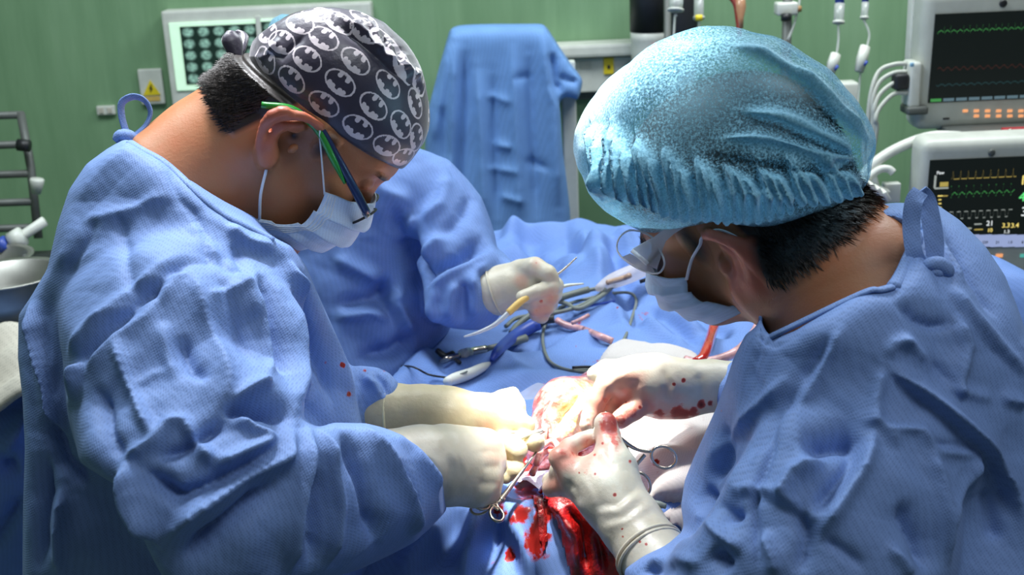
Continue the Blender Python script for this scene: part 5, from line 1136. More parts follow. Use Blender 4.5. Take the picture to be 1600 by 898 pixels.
LP = [(1000, 361), (983, 360), (969, 370), (964, 386), (970, 400), (988, 414), (1008, 424), (1026, 427), (1035, 421), (1038, 408), (1030, 388), (1018, 370)]
q1 = lensset(LP, oL, nL, 'near')
mo('lens_lower_shield', quad([onplane(a, b, oL - nL * .003, nL) for a, b in [(972, 402), (990, 416), (1008, 425), (1025, 428), (1020, 418), (1000, 404), (985, 396)]], .001, nL), MFROST, sg, smooth=False)
q2 = [p - nY * .075 for p in q1]; mo('lens', quad(q2, .0014, nL), MGLASS, sg, smooth=False); mo('lens_rim', tube(q2 + [q2[0]], .0014, 8), MFROST, sg)
a = onplane(987, 391, oY + nY * .003, nY); b = onplane(1012, 412, oY + nY * .003, nY); mo('hinge_bar', tube([a, b], .0022, 8), MFROST, sg)

# ================================================================== assistant behind
PC = thing('person', 'assistant behind the left surgeon, head hidden, gloved hand holding a suction tip', 'person', (-.40, 1.85, 0))
OC, BC = headframe((525, 160), 1.85, (.50, -.78, -.37), (-.35, .21, -.91), (.79, .58, .12))
f = union([tolocal(head_sdf(), OC, BC), cap(fromlocal((-.03, 0, -.03), OC, BC, 1), P(580, 300, 1.87), .06, .08)], .03)
V, Q = mesh_field(f, OC - .2, OC + .2, .006); L = tolocalpts(V, OC, BC, 1)
tr_ = [tube([P(590, 300, 1.86), P(580, 600, 1.9), (-.34, 1.92, .95)], [.10, .12, .12], 14)] + lower_body((-.34, 1.92, .95), (-.34, 1.92, 1)); V2, F2 = quadify(V, Q, tr_)
mo('body', (V2, F2), MSKB, PC, attrs={'hair': pad(np.clip((L[:, 2] - .05) * 60, 0, 1), len(V2)), 'red': np.zeros(len(V2))})
bf = union([ell(P(535, 115, 1.87), (.130, .12, .13), M3), ell(P(460, 62, 1.86), (.055, .06, .045), M3)], .03)
V, Q = mesh_field(hull(bf, [(418, 45), (424, 30), (440, 22), (475, 25), (560, 28), (600, 50), (640, 80), (656, 120), (650, 180), (600, 215), (460, 160), (430, 90)], .01), P(520, 115, 1.85) - .2, P(520, 115, 1.85) + .2, .008); V, Q = subdiv(V, Q); V += vnorm(V, Q) * (crumple(V, 60, 31) * .2)[:, None]
mo('bouffant_cap', (V, Q), MBF, PC, attrs={'ply': np.full(len(V), .6)})
face_mask(OC, BC, 1.0, PC, (.062, -.020), (.038, -.094), (.112, .004), (.098, -.088), .068)
tC = [(560, 180), (600, 215), (645, 228), (672, 238), (700, 254), (728, 280), (750, 310), (764, 345), (773, 380), (765, 400), (740, 440), (700, 520), (660, 560), (628, 590), (600, 700), (440, 700), (380, 380), (420, 300)]
tfC = union([cap(P(560, 350, 1.86), P(560, 620, 1.86), .15, .15), cap(P(640, 330, 1.80), P(700, 350, 1.80), .10, .08)], .06)
aC = union([cap(P(690, 320, 1.80), P(716, 450, 1.72), .085, .075), cap(P(716, 455, 1.72), P(792, 455, 1.68), .068, .042), cap(P(690, 480, 1.72), P(740, 485, 1.70), .035, .03)], .03)
aCp = [(640, 240), (700, 250), (750, 310), (770, 365), (776, 388), (800, 398), (818, 406), (800, 420), (790, 480), (776, 500), (766, 515), (735, 516), (700, 512), (676, 500), (664, 486), (661, 440), (645, 400), (600, 350)]
FC = [('v', 22, 9, [(614, 321), (635, 390), (655, 428), (664, 455)]), ('r', 14, 8, [(646, 339), (636, 360), (628, 385)]), ('v', 10, 7, [(640, 350), (640, 380), (652, 420)]), ('r', 12, 8, [(696, 373), (675, 388), (657, 407)]), ('v', 14, 6, [(660, 437), (685, 418), (721, 400), (756, 371)]), ('r', 10, 6, [(668, 450), (700, 425), (740, 402), (770, 395)]),
      ('r', 14, 8, [(628, 443), (614, 470), (628, 500), (649, 530)]), ('v', 12, 9, [(600, 430), (600, 470), (615, 510)]), ('r', 12, 9, [(521, 496), (578, 487), (621, 500)]), ('v', 14, 11, [(530, 475), (580, 470), (610, 450)]), ('v', 16, 11, [(560, 558), (614, 549), (652, 520)]), ('r', 12, 8, [(520, 400), (560, 420), (600, 440)]),
      ('r', 14, 6, [(715, 440), (706, 470), (708, 500)]), ('v', 12, 6, [(725, 440), (722, 470), (724, 500)]), ('r', 12, 6, [(735, 430), (745, 460), (742, 500)]), ('v', 10, 5, [(748, 420), (762, 450), (760, 480)]), ('r', 10, 5, [(770, 408), (750, 425), (738, 450)]), ('v', 10, 5, [(790, 408), (770, 420), (752, 446)]), ('r', 9, 5, [(680, 450), (676, 480), (690, 500)]), ('v', 8, 7, [(690, 420), (730, 400), (765, 385)]), ('r', 8, 7, [(700, 270), (690, 320), (660, 350)]), ('v', 9, 9, [(740, 300), (720, 340), (690, 370)]), ('r', 8, 10, [(560, 270), (600, 300), (640, 320)])]
FC = [(k_, h_ * 1.45, w_, p_) for k_, h_, w_, p_ in FC]
fC = union([hull(tfC, tC, .015), hull(aC, aCp, .012)], .012)
skC = tube([P(560, 600, 1.87), (-.36, 1.92, .9), (-.36, 1.92, .32)], [.14, .19, .24], 32)
_, gC = gown('gown', fC, 0, (-.56, 1.45, .95), (.05, 2.05, 1.66), .0066, FC, PC, MG2, (24, .7), [(700, 420, 3, .3)], [skC], 25)
# ------------------------------------------------------------------ gloved hands
def glove(label, palm, fingers, par, lo_hi, blood, pink=(), h=.0026, kp=.012, kf=.0045, wr=.0007, name='glove', roll=None, seed=2, FL=(), mat=None):
    pf = union([chain(c, .008) for c in palm], kp); ff_ = [chain(c, .003) for c in fingers]
    def f(p):
        d = pf(p); g = ff_[0](p)
        for q in ff_[1:]: g = smin(g, q(p), .0012)
        return smin(d, g, kf)
    c, r = lo_hi; V, Q = mesh_field(f, c - r, c + r, h); V, Q = subdiv(V, Q); N = vnorm(V, Q)
    if FL: V = folds(V, N, FL, 1.0, Q); N = vnorm(V, Q)
    V += N * (crumple(V, 70, seed) * wr * 150 + crumple(V, 200, seed + 5) * .10)[:, None]
    o = mo(name, (V, Q), mat or MLX, par, attrs={'blood': stains(V, blood, 5), 'pink': np.clip(stains(V, pink, 9), 0, .75) if pink else np.zeros(len(V))}); o['label'] = label
    if roll: mo('rolled_cuff', *roll, parent=o)
    return o, BVHTree.FromPolygons([tuple(v) for v in V], [tuple(map(int, q)) for q in Q])
R3 = lambda a: np.array([a, a, a])
# left surgeon, near hand: a closed fist seen from its back
g1, bg1 = glove('near glove, closed fist seen from the back',
    [[(600, 735, 1.195, .040), (655, 722, 1.215, .036), (705, 725, 1.24, .036)], [(700, 712, 1.24, .030), (742, 702, 1.255, .021), (758, 694, 1.265, .016)], [(700, 725, 1.24, .033), (742, 722, 1.25, .024), (764, 716, 1.265, .0165)],
     [(700, 735, 1.24, .032), (742, 742, 1.25, .023), (760, 742, 1.265, .016)], [(700, 745, 1.24, .028), (745, 762, 1.25, .019), (762, 768, 1.265, .0145)]],
    [[(760, 693, 1.262, .0145), (771, 704, 1.29, .0115), (766, 716, 1.31, .010)], [(765, 716, 1.262, .0150), (774, 727, 1.29, .012), (770, 738, 1.31, .010)], [(762, 741, 1.262, .0145), (769, 752, 1.29, .0115), (762, 758, 1.31, .010)], [(754, 766, 1.262, .0135), (761, 776, 1.285, .0105), (756, 778, 1.30, .009)]], PA, (P(700, 735, 1.25), R3(.14)), [(774, 706, 4, .2)], [(778, 710, 20, .35)], FL=[('r', 1.2, 4, [(700, 688), (714, 730), (704, 778)]), ('v', 1.0, 4, [(690, 686), (702, 730), (694, 780)]), ('v', 1.3, 5, [(748, 707), (768, 704), (786, 706)]), ('v', 1.5, 5, [(752, 731), (768, 729), (786, 730)]), ('v', 1.3, 5, [(745, 755), (762, 756), (782, 756)]), ('r', 1.2, 4, [(650, 700), (680, 720), (700, 760)]), ('r', 1.2, 4, [(712, 700), (728, 735), (722, 770)]), ('v', 1, 3, [(640, 690), (668, 720), (672, 760)])])
# left surgeon, far hand
g2, bg2 = glove('far glove with loose fingertip standing up and yellow rolled cuff',
    [[(590, 652, 1.36, .034), (612, 650, 1.355, .0345), (660, 648, 1.35, .032), (700, 650, 1.35, .031)], [(700, 650, 1.35, .030), (755, 650, 1.35, .024), (780, 655, 1.35, .018)], [(700, 665, 1.36, .026), (760, 672, 1.36, .020)]],
    [[(770, 650, 1.35, .017), (800, 656, 1.345, .0125), (824, 664, 1.345, .009)], [(770, 640, 1.355, .012), (786, 626, 1.355, .012), (801, 612, 1.355, .0062)], [(812, 656, 1.35, .008), (808, 632, 1.352, .008), (802, 613, 1.355, .006)], [(790, 645, 1.353, .010), (798, 628, 1.353, .009)],
     [(765, 672, 1.36, .014), (790, 682, 1.345, .0115), (812, 690, 1.34, .0105)], [(770, 680, 1.37, .013), (790, 694, 1.325, .0115), (808, 702, 1.310, .0120)], [(765, 690, 1.37, .014), (785, 714, 1.33, .012), (804, 731, 1.312, .0120)], [(755, 700, 1.37, .013), (775, 727, 1.33, .010), (790, 744, 1.312, .0090)],
     [(790, 676, 1.36, .011), (815, 686, 1.34, .0105), (836, 692, 1.325, .0110)]], PA, (P(710, 665, 1.35), R3(.15)), [(820, 664, 6, .5)], [(765, 668, 22, .35), (820, 664, 8, .5)], mat=MLY,
    roll=(ring(P(613, 651, 1.355), P(660, 649, 1.35) - P(600, 652, 1.357), .0350, .0022, 32, 8), MLXC))
# right surgeon, near (left) hand reaching in from below
g3, bg3 = glove('near glove speckled with blood, rising from the rolled cuff',
    [[(1042, 895, 1.14, .033), (1016, 862, 1.165, .031), (985, 817, 1.19, .030), (955, 779, 1.21, .030)], [(955, 779, 1.21, .029), (932, 752, 1.225, .027), (908, 744, 1.235, .018)], [(954, 765, 1.215, .025), (962, 730, 1.225, .020), (952, 700, 1.235, .0145)], [(950, 770, 1.215, .028), (905, 752, 1.235, .019)]],
    [[(955, 705, 1.235, .0145), (950, 682, 1.245, .0125), (946, 662, 1.25, .0115)], [(896, 742, 1.225, .0145), (876, 714, 1.230, .0118), (888, 698, 1.242, .0102), (907, 690, 1.250, .0096), (926, 683, 1.258, .0090)], [(900, 748, 1.235, .0135), (876, 736, 1.245, .0110), (876, 722, 1.262, .009)],
     [(905, 752, 1.235, .015), (882, 757, 1.24, .0115), (861, 762, 1.255, .0092)], [(895, 740, 1.24, .012), (874, 745, 1.25, .010), (860, 750, 1.265, .009)]], PB, (P(960, 775, 1.2), R3(.15)),
    [(925, 700, 22, .45), (890, 715, 22, .45), (915, 735, 10, .5), (960, 700, 12, .5), (950, 665, 26, .7), (960, 690, 14, .6), (929, 710, 6, .7), (905, 738, 4, .8), (941, 692, 5, .8), (930, 740, 3, .9), (960, 773, 4, .9), (972, 826, 3, .9), (1010, 850, 4, .8), (1000, 846, 3, .8), (880, 705, 12, .5), (870, 750, 6, .5), (920, 690, 10, .4), (985, 720, 5, .7), (973, 838, 2.5, .8), (876, 776, 4, .6), (950, 810, 2.5, .7), (985, 780, 2.5, .6)],
    [(885, 708, 30, .95), (948, 675, 28, .6), (862, 757, 22, .8), (915, 690, 18, .9), (925, 720, 26, .5)], roll=(ring(P(1014, 861, 1.166), P(988, 815, 1.19) - P(1042, 895, 1.14), .0335, .0018, 32, 8), MLX), seed=5, FL=[('r', 1.5, 4, [(930, 800), (965, 798), (1002, 770)]), ('v', 1.6, 4, [(926, 790), (962, 788), (1000, 760)]), ('r', 1.4, 4, [(940, 825), (980, 815), (1018, 786)]), ('v', 1.2, 4, [(938, 815), (975, 806), (1010, 778)]), ('v', 2.0, 4, [(940, 700), (948, 720), (965, 735)]), ('r', 1.4, 3, [(950, 690), (966, 700)]), ('v', 1.4, 3, [(874, 720), (892, 714)]), ('v', 1.3, 3, [(945, 676), (962, 676)]), ('v', 1.8, 5, [(880, 750), (900, 765), (905, 790)]), ('r', 1.2, 4, [(905, 740), (925, 770), (935, 800)])])
mo('rolled_cuff', ring(P(1018, 867, 1.163), P(988, 815, 1.19) - P(1042, 895, 1.14), .034, .0016, 32, 8), MLX, g3)
# right surgeon, far (right) hand
g4, bg4 = glove('far glove smeared with blood, thumb and fingertips pinching the tissue',
    [[(1160, 606, 1.36, .030), (1110, 603, 1.355, .028), (1060, 602, 1.35, .029), (1020, 598, 1.345, .031)], [(1020, 598, 1.345, .030), (985, 592, 1.34, .024), (960, 592, 1.34, .015)], [(1020, 612, 1.345, .026), (1000, 622, 1.34, .018)], [(1070, 620, 1.36, .024), (1030, 622, 1.36, .022)]],
    [[(965, 588, 1.34, .0145), (945, 605, 1.335, .0115), (931, 628, 1.33, .0105), (922, 650, 1.325, .0100), (917, 664, 1.32, .009)], [(1010, 620, 1.335, .0160), (990, 640, 1.325, .0125), (970, 655, 1.315, .0115)], [(985, 600, 1.345, .013), (962, 620, 1.345, .0105), (946, 645, 1.34, .0095), (938, 662, 1.33, .009)],
     [(1000, 612, 1.35, .013), (980, 630, 1.35, .0105), (960, 652, 1.345, .0095)], [(972, 578, 1.35, .012), (948, 577, 1.35, .011), (930, 585, 1.35, .010)]], PB, (P(1030, 610, 1.345), R3(.15)),
    [(985, 645, 18, .5), (970, 655, 12, .55), (1060, 650, 22, .75), (1030, 650, 18, .7), (1085, 645, 12, .7), (1096, 632, 9, 1.0), (1068, 594, 4, .9), (1053, 600, 3, .9), (1023, 586, 6, .4), (945, 625, 10, .4), (918, 658, 10, .5), (1000, 636, 4, .9), (978, 628, 3, .8), (955, 655, 8, .5), (1110, 630, 8, .7)],
    [(930, 630, 34, .9), (975, 640, 34, .9), (985, 600, 28, .5), (1000, 640, 30, .9), (1050, 645, 34, .7)], seed=8, FL=[('v', 2, 4, [(1000, 590), (985, 610), (968, 628)]), ('v', 1.6, 4, [(1035, 575), (1045, 600), (1040, 625)]), ('r', 1.4, 4, [(1045, 575), (1055, 600), (1052, 625)]), ('r', 1.6, 4, [(990, 580), (965, 590), (945, 610)]), ('v', 1.5, 4, [(1090, 582), (1098, 604), (1095, 622)])])
# assistant's glove
g5, bg5 = glove('glove closed around the suction tip, wide cuff',
    [[(770, 456, 1.67, .0330), (784, 452, 1.67, .0320), (800, 446, 1.665, .029), (822, 440, 1.66, .026)], [(815, 440, 1.665, .024), (850, 440, 1.66, .018), (864, 448, 1.655, .013)], [(815, 455, 1.67, .024), (850, 470, 1.665, .016)]],
    [[(812, 422, 1.655, .015), (835, 418, 1.64, .0145), (856, 428, 1.63, .0120), (862, 434, 1.63, .010)], [(868, 445, 1.65, .0115), (862, 448, 1.63, .0105), (840, 456, 1.622, .0098), (816, 464, 1.62, .0090)], [(866, 460, 1.655, .0115), (860, 464, 1.635, .0102), (838, 470, 1.63, .0095), (825, 474, 1.635, .009)],
     [(860, 474, 1.66, .011), (854, 480, 1.64, .010), (836, 484, 1.635, .0092)], [(850, 486, 1.665, .010), (846, 494, 1.65, .0088), (836, 492, 1.645, .008)]], PC, (P(815, 455, 1.66), R3(.10)), [(838, 410, 4, .5), (838, 485, 7, .5), (862, 464, 6, .5), (845, 472, 5, .5)], [(845, 485, 20, .6), (860, 465, 16, .6), (838, 412, 10, .3), (815, 438, 12, .4)],
    roll=(ring(P(774, 455, 1.67), P(800, 446, 1.665) - P(770, 456, 1.67), .0335, .0016, 32, 8), MLX), seed=11)

# ------------------------------------------------------------------ operating table and drape
ot = thing('operating_table', 'operating table column and pad under the blue drape', 'operating table', (.1, 1.8, 0))
mo('table_base', bevbox((.1, 1.8, .06), (.34, .8, .12), bev=.03), MSTD, ot); mo('column', bevbox((.1, 1.8, .45), (.2, .3, .7), bev=.03), MSTD, ot); mo('pad', bevbox((.1, 1.9, .90), (.34, 1.1, .12), bev=.03), MPB, ot)
xs = np.linspace(-.40, .62, 256); ys = np.linspace(.86, 2.52, 400); GX, GY = np.meshgrid(xs, ys)
ledge = np.interp(GY, [.86, 1.2, 1.5, 1.75, 2.1, 2.75], [-.20, -.20, -.17, -.13, -.26, -.34]); redge = np.interp(GY, [.86, 1.1, 1.3, 1.6, 2.0, 2.75], [.20, .20, .28, .40, .44, .50])
Zt = np.full(GX.shape, Z0) 
p3 = np.stack([GX.ravel(), GY.ravel(), np.zeros(GX.size)], 1)
def bump2(x, y, rx, ry, h, a=0.0):
    dx = (GX - x) * math.cos(a) + (GY - y) * math.sin(a); dy = -(GX - x) * math.sin(a) + (GY - y) * math.cos(a); return h * np.exp(-(dx / rx) ** 2 - (dy / ry) ** 2)
Zt += bump2(.08, 2.15, .16, .16, .018) + bump2(.30, 1.95, .08, .3, .012) + bump2(.02, 1.95, .10, .12, .012)
fall = np.maximum(0, ledge - GX) + np.maximum(0, GX - redge); Zt -= np.minimum(.5, 5 * fall ** 1.3 * 1.4)
near = np.maximum(0, 1.19 - .12 * (GX) - GY); Zt -= np.minimum(.45, 1.5 * near); Zt -= np.maximum(0, GY - 2.28) * 3
V = np.stack([GX.ravel(), GY.ravel(), Zt.ravel()], 1); nx, ny = len(xs), len(ys)
ii = (np.arange(ny - 1)[:, None] * nx + np.arange(nx - 1)[None]).ravel(); Q = np.stack([ii, ii + 1, ii + nx + 1, ii + nx], 1); N = vnorm(V, Q)
FD = [('r', 20, 9, [(770, 372), (820, 352), (880, 340), (940, 350)]), ('v', 20, 9, [(790, 392), (830, 372), (850, 400), (880, 430)]), ('r', 18, 7, [(800, 380), (812, 402), (850, 410)]), ('r', 16, 7, [(900, 360), (930, 400), (960, 430)]), ('v', 14, 7, [(880, 352), (910, 400), (925, 430)]), ('r', 12, 7, [(960, 380), (1000, 420)]),
      ('r', 12, 12, [(570, 572), (596, 574), (618, 590), (626, 612)]), ('r', 13, 10, [(655, 565), (668, 585), (690, 605), (720, 622)]), ('v', 14, 10, [(630, 600), (660, 620), (700, 640)]), ('v', 16, 8, [(680, 545), (690, 570), (712, 590)]), ('r', 12, 9, [(634, 612), (646, 585), (662, 560), (680, 545)]),
      ('v', 14, 8, [(960, 450), (980, 480), (1000, 520)]), ('r', 12, 8, [(930, 440), (960, 470), (985, 520)]), ('r', 14, 9, [(1020, 470), (1060, 500), (1100, 520)]), ('v', 14, 9, [(1060, 470), (1110, 510), (1150, 530)]), ('r', 8, 8, [(850, 540), (900, 520), (960, 530)]),
      ('r', 26, 9, [(752, 790), (742, 830), (722, 898)]), ('v', 24, 9, [(775, 800), (770, 850), (740, 898)]), ('r', 20, 8, [(790, 790), (812, 840), (840, 898)]), ('v', 18, 8, [(722, 800), (700, 850), (660, 898)]), ('r', 18, 8, [(700, 800), (660, 850), (620, 898)]), ('v', 16, 8, [(800, 830), (810, 898)]), ('r', 14, 6, [(770, 770), (790, 800)]),
      ('r', 8, 5, [(760, 590), (820, 600), (880, 590)]), ('v', 6, 5, [(780, 610), (840, 620)]), ('r', 6, 5, [(740, 560), (790, 575)])]
FD = [(k_, h_ * (2.6 if p_[0][1] < 440 else 1.5), w_ * (1.25 if p_[0][1] < 440 else 1), p_) for k_, h_, w_, p_ in FD] + [('r', 40, 14, [(990, 345), (1010, 400), (1060, 450)]), ('v', 36, 14, [(940, 400), (975, 440), (990, 470)]), ('r', 34, 12, [(905, 395), (935, 430), (945, 445)]), ('v', 30, 10, [(800, 362), (850, 366), (900, 372)]), ('r', 20, 10, [(1000, 500), (1050, 530), (1080, 540)]), ('v', 18, 10, [(1000, 470), (1040, 500), (1100, 545)]), ('r', 14, 9, [(760, 545), (800, 570), (830, 600)])]
V = folds(V, N, FD, 1.0, Q); V += N * ((crumple(V, 20, 44) * .5 + crumple(V, 48, 45) * .9) * np.clip(.5 + (V[:, 1] - 1.6) * 3, .6, 1.9))[:, None]
BLD = [(965, 480, 3, .8), (1030, 492, 5, .6), (900, 540, 3, .6), (860, 600, 3, .7), (730, 640, 3, .6), (880, 560, 2.5, .6), (700, 640, 2.5, .6), (820, 800, 26, .8), (835, 830, 26, .85), (812, 760, 20, .7), (830, 760, 34, .75), (815, 720, 30, .8), (850, 800, 30, .95), (840, 840, 26, .8), (800, 870, 8, 1), (795, 863, 12, .9), (905, 505, 9, .5), (860, 500, 12, .35), (1000, 495, 12, .4), (1010, 488, 8, .4), (985, 487, 7, .4), (940, 600, 60, .5), (870, 620, 40, .45), (820, 690, 22, .7), (845, 870, 20, .6), (700, 612, 3, .8), (742, 580, 3, .5), (820, 594, 3, .7), (780, 800, 16, .8), (830, 880, 8, .6),
       (765, 850, 3, .9), (750, 830, 3, .6), (772, 880, 4, .8), (980, 610, 30, .5), (880, 520, 8, .3), (830, 742, 14, .9), (845, 780, 16, 1), (720, 880, 3, .6), (655, 560, 2.5, .6), (1180, 640, 3, .5)]
dr = mo('surgical_drape', (V, Q), MDR, None, attrs={'blood': stains(V, BLD, 7)}, origin=(.1, 1.8, Z0 - .4)); tag(dr, 'big blue surgical drape over patient and table, folded and spotted with blood', 'drape')
bvD = BVHTree.FromPolygons([tuple(v) for v in V], [tuple(map(int, q)) for q in Q])
def D(x, y, up=0.0): 
    h_ = hit(bvD, x, y)
    if h_ is None: h_ = T(x, y)
    # step to the point that many metres above the cloth and still on this line of sight
    if up: h_ = onplane(x, y, (0, 0, h_[2] + up), (0, 0, 1))
    return h_
def lay(pts, r, up=None): return [D(x, y, (up if up is not None else r) * 1.05) for x, y in pts]
def patch(name, label, cat, poly, mat, lift, h, blood=(), step=.004, crs=(30, .35), seed=1, th=.004, edge=.02, FL=(), parent=None, fat=None, gain=1.0):
    """a loose piece of cloth lying on the drape: outline on the drape, own thickness and folds"""
    P3 = np.array([D(x, y) for x, y in poly]); x0, y0 = P3[:, 0].min(), P3[:, 1].min(); x1, y1 = P3[:, 0].max(), P3[:, 1].max()
    xs = np.arange(x0, x1 + step, step); ys = np.arange(y0, y1 + step, step); gx, gy = np.meshgrid(xs, ys); s = polysd(gx, gy, P3[:, :2])
    z = np.empty(gx.shape)
    for j in range(len(ys)):
        for i in range(len(xs)):
            hh = bvD.ray_cast(Vector((xs[i], ys[j], 2.2)), Vector((0, 0, -1)))[0]; z[j, i] = hh[2] if hh else Z0
    e = np.clip(-s / edge, 0, 1); z = z + lift + h * (1 - (1 - e) ** 2)
    V = np.stack([gx.ravel(), gy.ravel(), z.ravel()], 1); ins = (s < step * .5).ravel(); nx = len(xs)
    ii = (np.arange(len(ys) - 1)[:, None] * nx + np.arange(nx - 1)[None]).ravel(); Q = np.stack([ii, ii + 1, ii + nx + 1, ii + nx], 1); Q = Q[ins[Q].all(1)]
    u, inv = np.unique(Q, return_inverse=True); V = V[u]; Q = inv.reshape(-1, 4)
    for _ in range(3): V = lap(V, Q, .4)
    V, Q = subdiv(V, Q); N = vnorm(V, Q); V = folds(V, N, FL, gain); V += N * (crumple(V, crs[0], seed) * crs[1] + crumple(V, crs[0] * 3, seed + 3) * crs[1] * .5)[:, None]
    N = vnorm(V, Q); n = len(V)
    E = np.concatenate([Q[:, [0, 1]], Q[:, [1, 2]], Q[:, [2, 3]], Q[:, [3, 0]]]); k = np.sort(E, 1); key = k[:, 0] * n + k[:, 1]; uq, idx, ct = np.unique(key, return_index=True, return_counts=True); B = E[idx[ct == 1]]
    Vb = np.vstack([V, V - N * th]); Qb = np.concatenate([Q, Q[:, ::-1] + n, np.stack([B[:, 1], B[:, 0], B[:, 0] + n, B[:, 1] + n], 1)])
    at = {'blood': stains(Vb, blood, 6) if blood else np.zeros(len(Vb))}
    if fat is not None: at['fat'] = np.clip(stains(Vb, fat, 8), 0, 1)
    o = mo(name, (Vb, Qb), mat, parent, attrs=at)
    if label: tag(o, label, cat)
    return o, BVHTree.FromPolygons([tuple(v) for v in V], [tuple(map(int, q)) for q in Q])

# gauze and pads
patch('gauze_pad', 'white gauze sheet lying behind the right surgeon far hand', 'gauze', [(925, 572), (945, 540), (970, 530), (1015, 532), (1060, 545), (1085, 556), (1100, 575), (1130, 600), (1080, 640), (1000, 650), (950, 620)], MGZ, .004, .012, [(930, 585, 10, .5), (1050, 640, 30, .4)], seed=51, crs=(32, .35))
patch('white_towel', 'blood-spotted white towel under the hemostat beside the right gown', 'towel', [(965, 655), (985, 645), (1020, 640), (1110, 640), (1190, 660), (1190, 800), (1100, 850), (1050, 850), (1010, 800), (960, 760), (940, 700)], MGZ, .006, .030,
      [(1080, 668, 8, .7), (1025, 722, 9, .75), (1028, 738, 6, .5), (1070, 728, 4, .6), (980, 680, 18, .55), (975, 720, 14, .5), (1055, 700, 4, .4), (990, 745, 10, .4), (1100, 655, 5, .5), (985, 700, 20, .4)], seed=52, crs=(20, .22), edge=.04,
      FL=[('v', 12, 9, [(1010, 788), (1060, 786), (1100, 776)]), ('v', 6, 8, [(985, 700), (1040, 690), (1090, 700)]), ('r', 6, 9, [(990, 670), (1040, 660), (1100, 680)])])
patch('blood_soaked_cloth', 'dark red blood-soaked cloth hanging at the near end of the wound', 'cloth', [(838, 776), (860, 769), (895, 778), (925, 794), (952, 820), (972, 850), (992, 880), (1000, 930), (890, 930), (880, 890), (870, 850), (858, 815), (846, 795)], MBC, .004, .022, [], step=.0035, crs=(50, .55), seed=53, edge=.015,
      FL=[('r', 10, 5, [(850, 782), (880, 800), (900, 840), (905, 898)]), ('v', 12, 5, [(880, 790), (910, 820), (918, 898)]), ('r', 11, 5, [(905, 795), (935, 830), (955, 870)]), ('v', 10, 5, [(930, 820), (940, 860), (945, 898)])])
patch('blood_clot', 'small red clot smear left of the blood-soaked cloth on the drape', 'blood', [(828, 776), (845, 778), (855, 810), (858, 850), (850, 880), (842, 850), (838, 810)], MBC, .001, .004, [], step=.003, crs=(60, .25), seed=57, edge=.01)
# wound
wd = thing('wound', 'open wound of pale fat and red tissue in the bright lamp light', 'wound', D(880, 690))
def wp(x, y, up): return D(x, y, up)
wf = union([cap(wp(955, 600, .010), wp(885, 650, .028), .026, .034), cap(wp(885, 650, .028), wp(862, 700, .020), .034, .026), cap(wp(905, 660, .026), wp(940, 700, .010), .026, .022), cap(wp(862, 695, .02), wp(880, 730, .006), .024, .020), ell(wp(895, 650, .02), (.034, .046, .040))], .03)
V, Q = mesh_field(lambda p: wf(p), wp(900, 670, .02) - .13, wp(900, 670, .02) + .13, .0038); V, Q = subdiv(V, Q); N = vnorm(V, Q)
WF = [('r', 6, 5, [(905, 596), (870, 625), (850, 660), (846, 700)]), ('v', 7, 5, [(915, 610), (885, 640), (866, 670), (862, 700)]), ('r', 5, 4, [(850, 690), (860, 715), (885, 730)]), ('v', 9, 6, [(880, 690), (900, 700), (925, 690)]), ('r', 5, 4, [(925, 620), (900, 650), (895, 680)]), ('r', 6, 5, [(858, 660), (868, 690), (872, 710)])]
V = folds(V, N, WF); V += vnorm(V, Q) * (crumple(V, 90, 61) * .45 + crumple(V, 230, 62) * .35)[:, None]
ti = mo('wound_tissue', (V, Q), MTI, wd, attrs={'blood': stains(V, [(852, 700, 26, .9), (862, 722, 24, 1), (848, 665, 22, .7), (870, 630, 20, .5), (900, 715, 26, 1), (925, 700, 20, .9), (905, 600, 16, .5)], 6), 'fat': np.clip(stains(V, [(893, 660, 22, 1), (885, 640, 22, .9), (912, 620, 26, .9), (940, 600, 26, .6), (905, 680, 12, .8)], 8), 0, 1)})
for k, pts in enumerate([[(838, 725), (848, 690), (856, 650), (876, 615), (905, 594)], [(832, 740), (842, 720), (852, 708), (868, 706)], [(845, 700), (860, 690), (872, 698), (868, 716)], [(880, 640), (892, 628), (905, 612)]]):
    mo('tissue_strand', tube([wp(x, y, .045 - .01 * (k == 1)) for x, y in pts], .0038, 8, 6), MTI, wd, attrs=None)
    
# clear adhesive film wrinkled around the wound, a dangling strip towards the clamp
def fsheet(poly4, nu, nv, amp, lift, seed, name, par, mat=MFILMC, blood=None):
    a, b, c, d_ = [np.array(D(*q, lift)) for q in poly4]
    def fn(u, v): return (a * (1 - u) + b * u) * (1 - v) + (d_ * (1 - u) + c * u) * v
    V, Fc = sheet(fn, nu, nv); Q = np.array(Fc); N = vnorm(V, Q); V = V + N * (crumple(V, 60, seed) * amp + crumple(V, 150, seed + 2) * amp * .6)[:, None]
    return mo(name, (V, Q), mat, par, attrs={'blood': stains(V, blood, 4) if blood else np.zeros(len(V))})
flm = thing('clear_film', 'wrinkled clear adhesive film around the wound, smeared with blood', 'film', D(800, 650))
fsheet([(735, 640), (905, 575), (850, 700), (810, 700)], 60, 40, .5, .004, 71, 'film_sheet', flm)
MFILMB = fabric('bloody_film', (0.62, 0.62, 0.80), weave=900, wstr=0, rough=.15, crump=.6, var=.1)
fsheet([(842, 690), (885, 735), (872, 775), (815, 760)], 50, 40, .7, .006, 73, 'film_flap', flm, MFILMB, [(850, 700, 26, .9), (838, 722, 16, .9), (858, 742, 7, .7), (825, 742, 12, .7), (868, 730, 10, .9), (875, 755, 4, .7)])
fsheet([(800, 742), (838, 706), (846, 714), (812, 752)], 40, 12, .5, .012, 75, 'film_strip', flm, MFILMB, [(820, 725, 16, .9), (836, 712, 10, .9)])

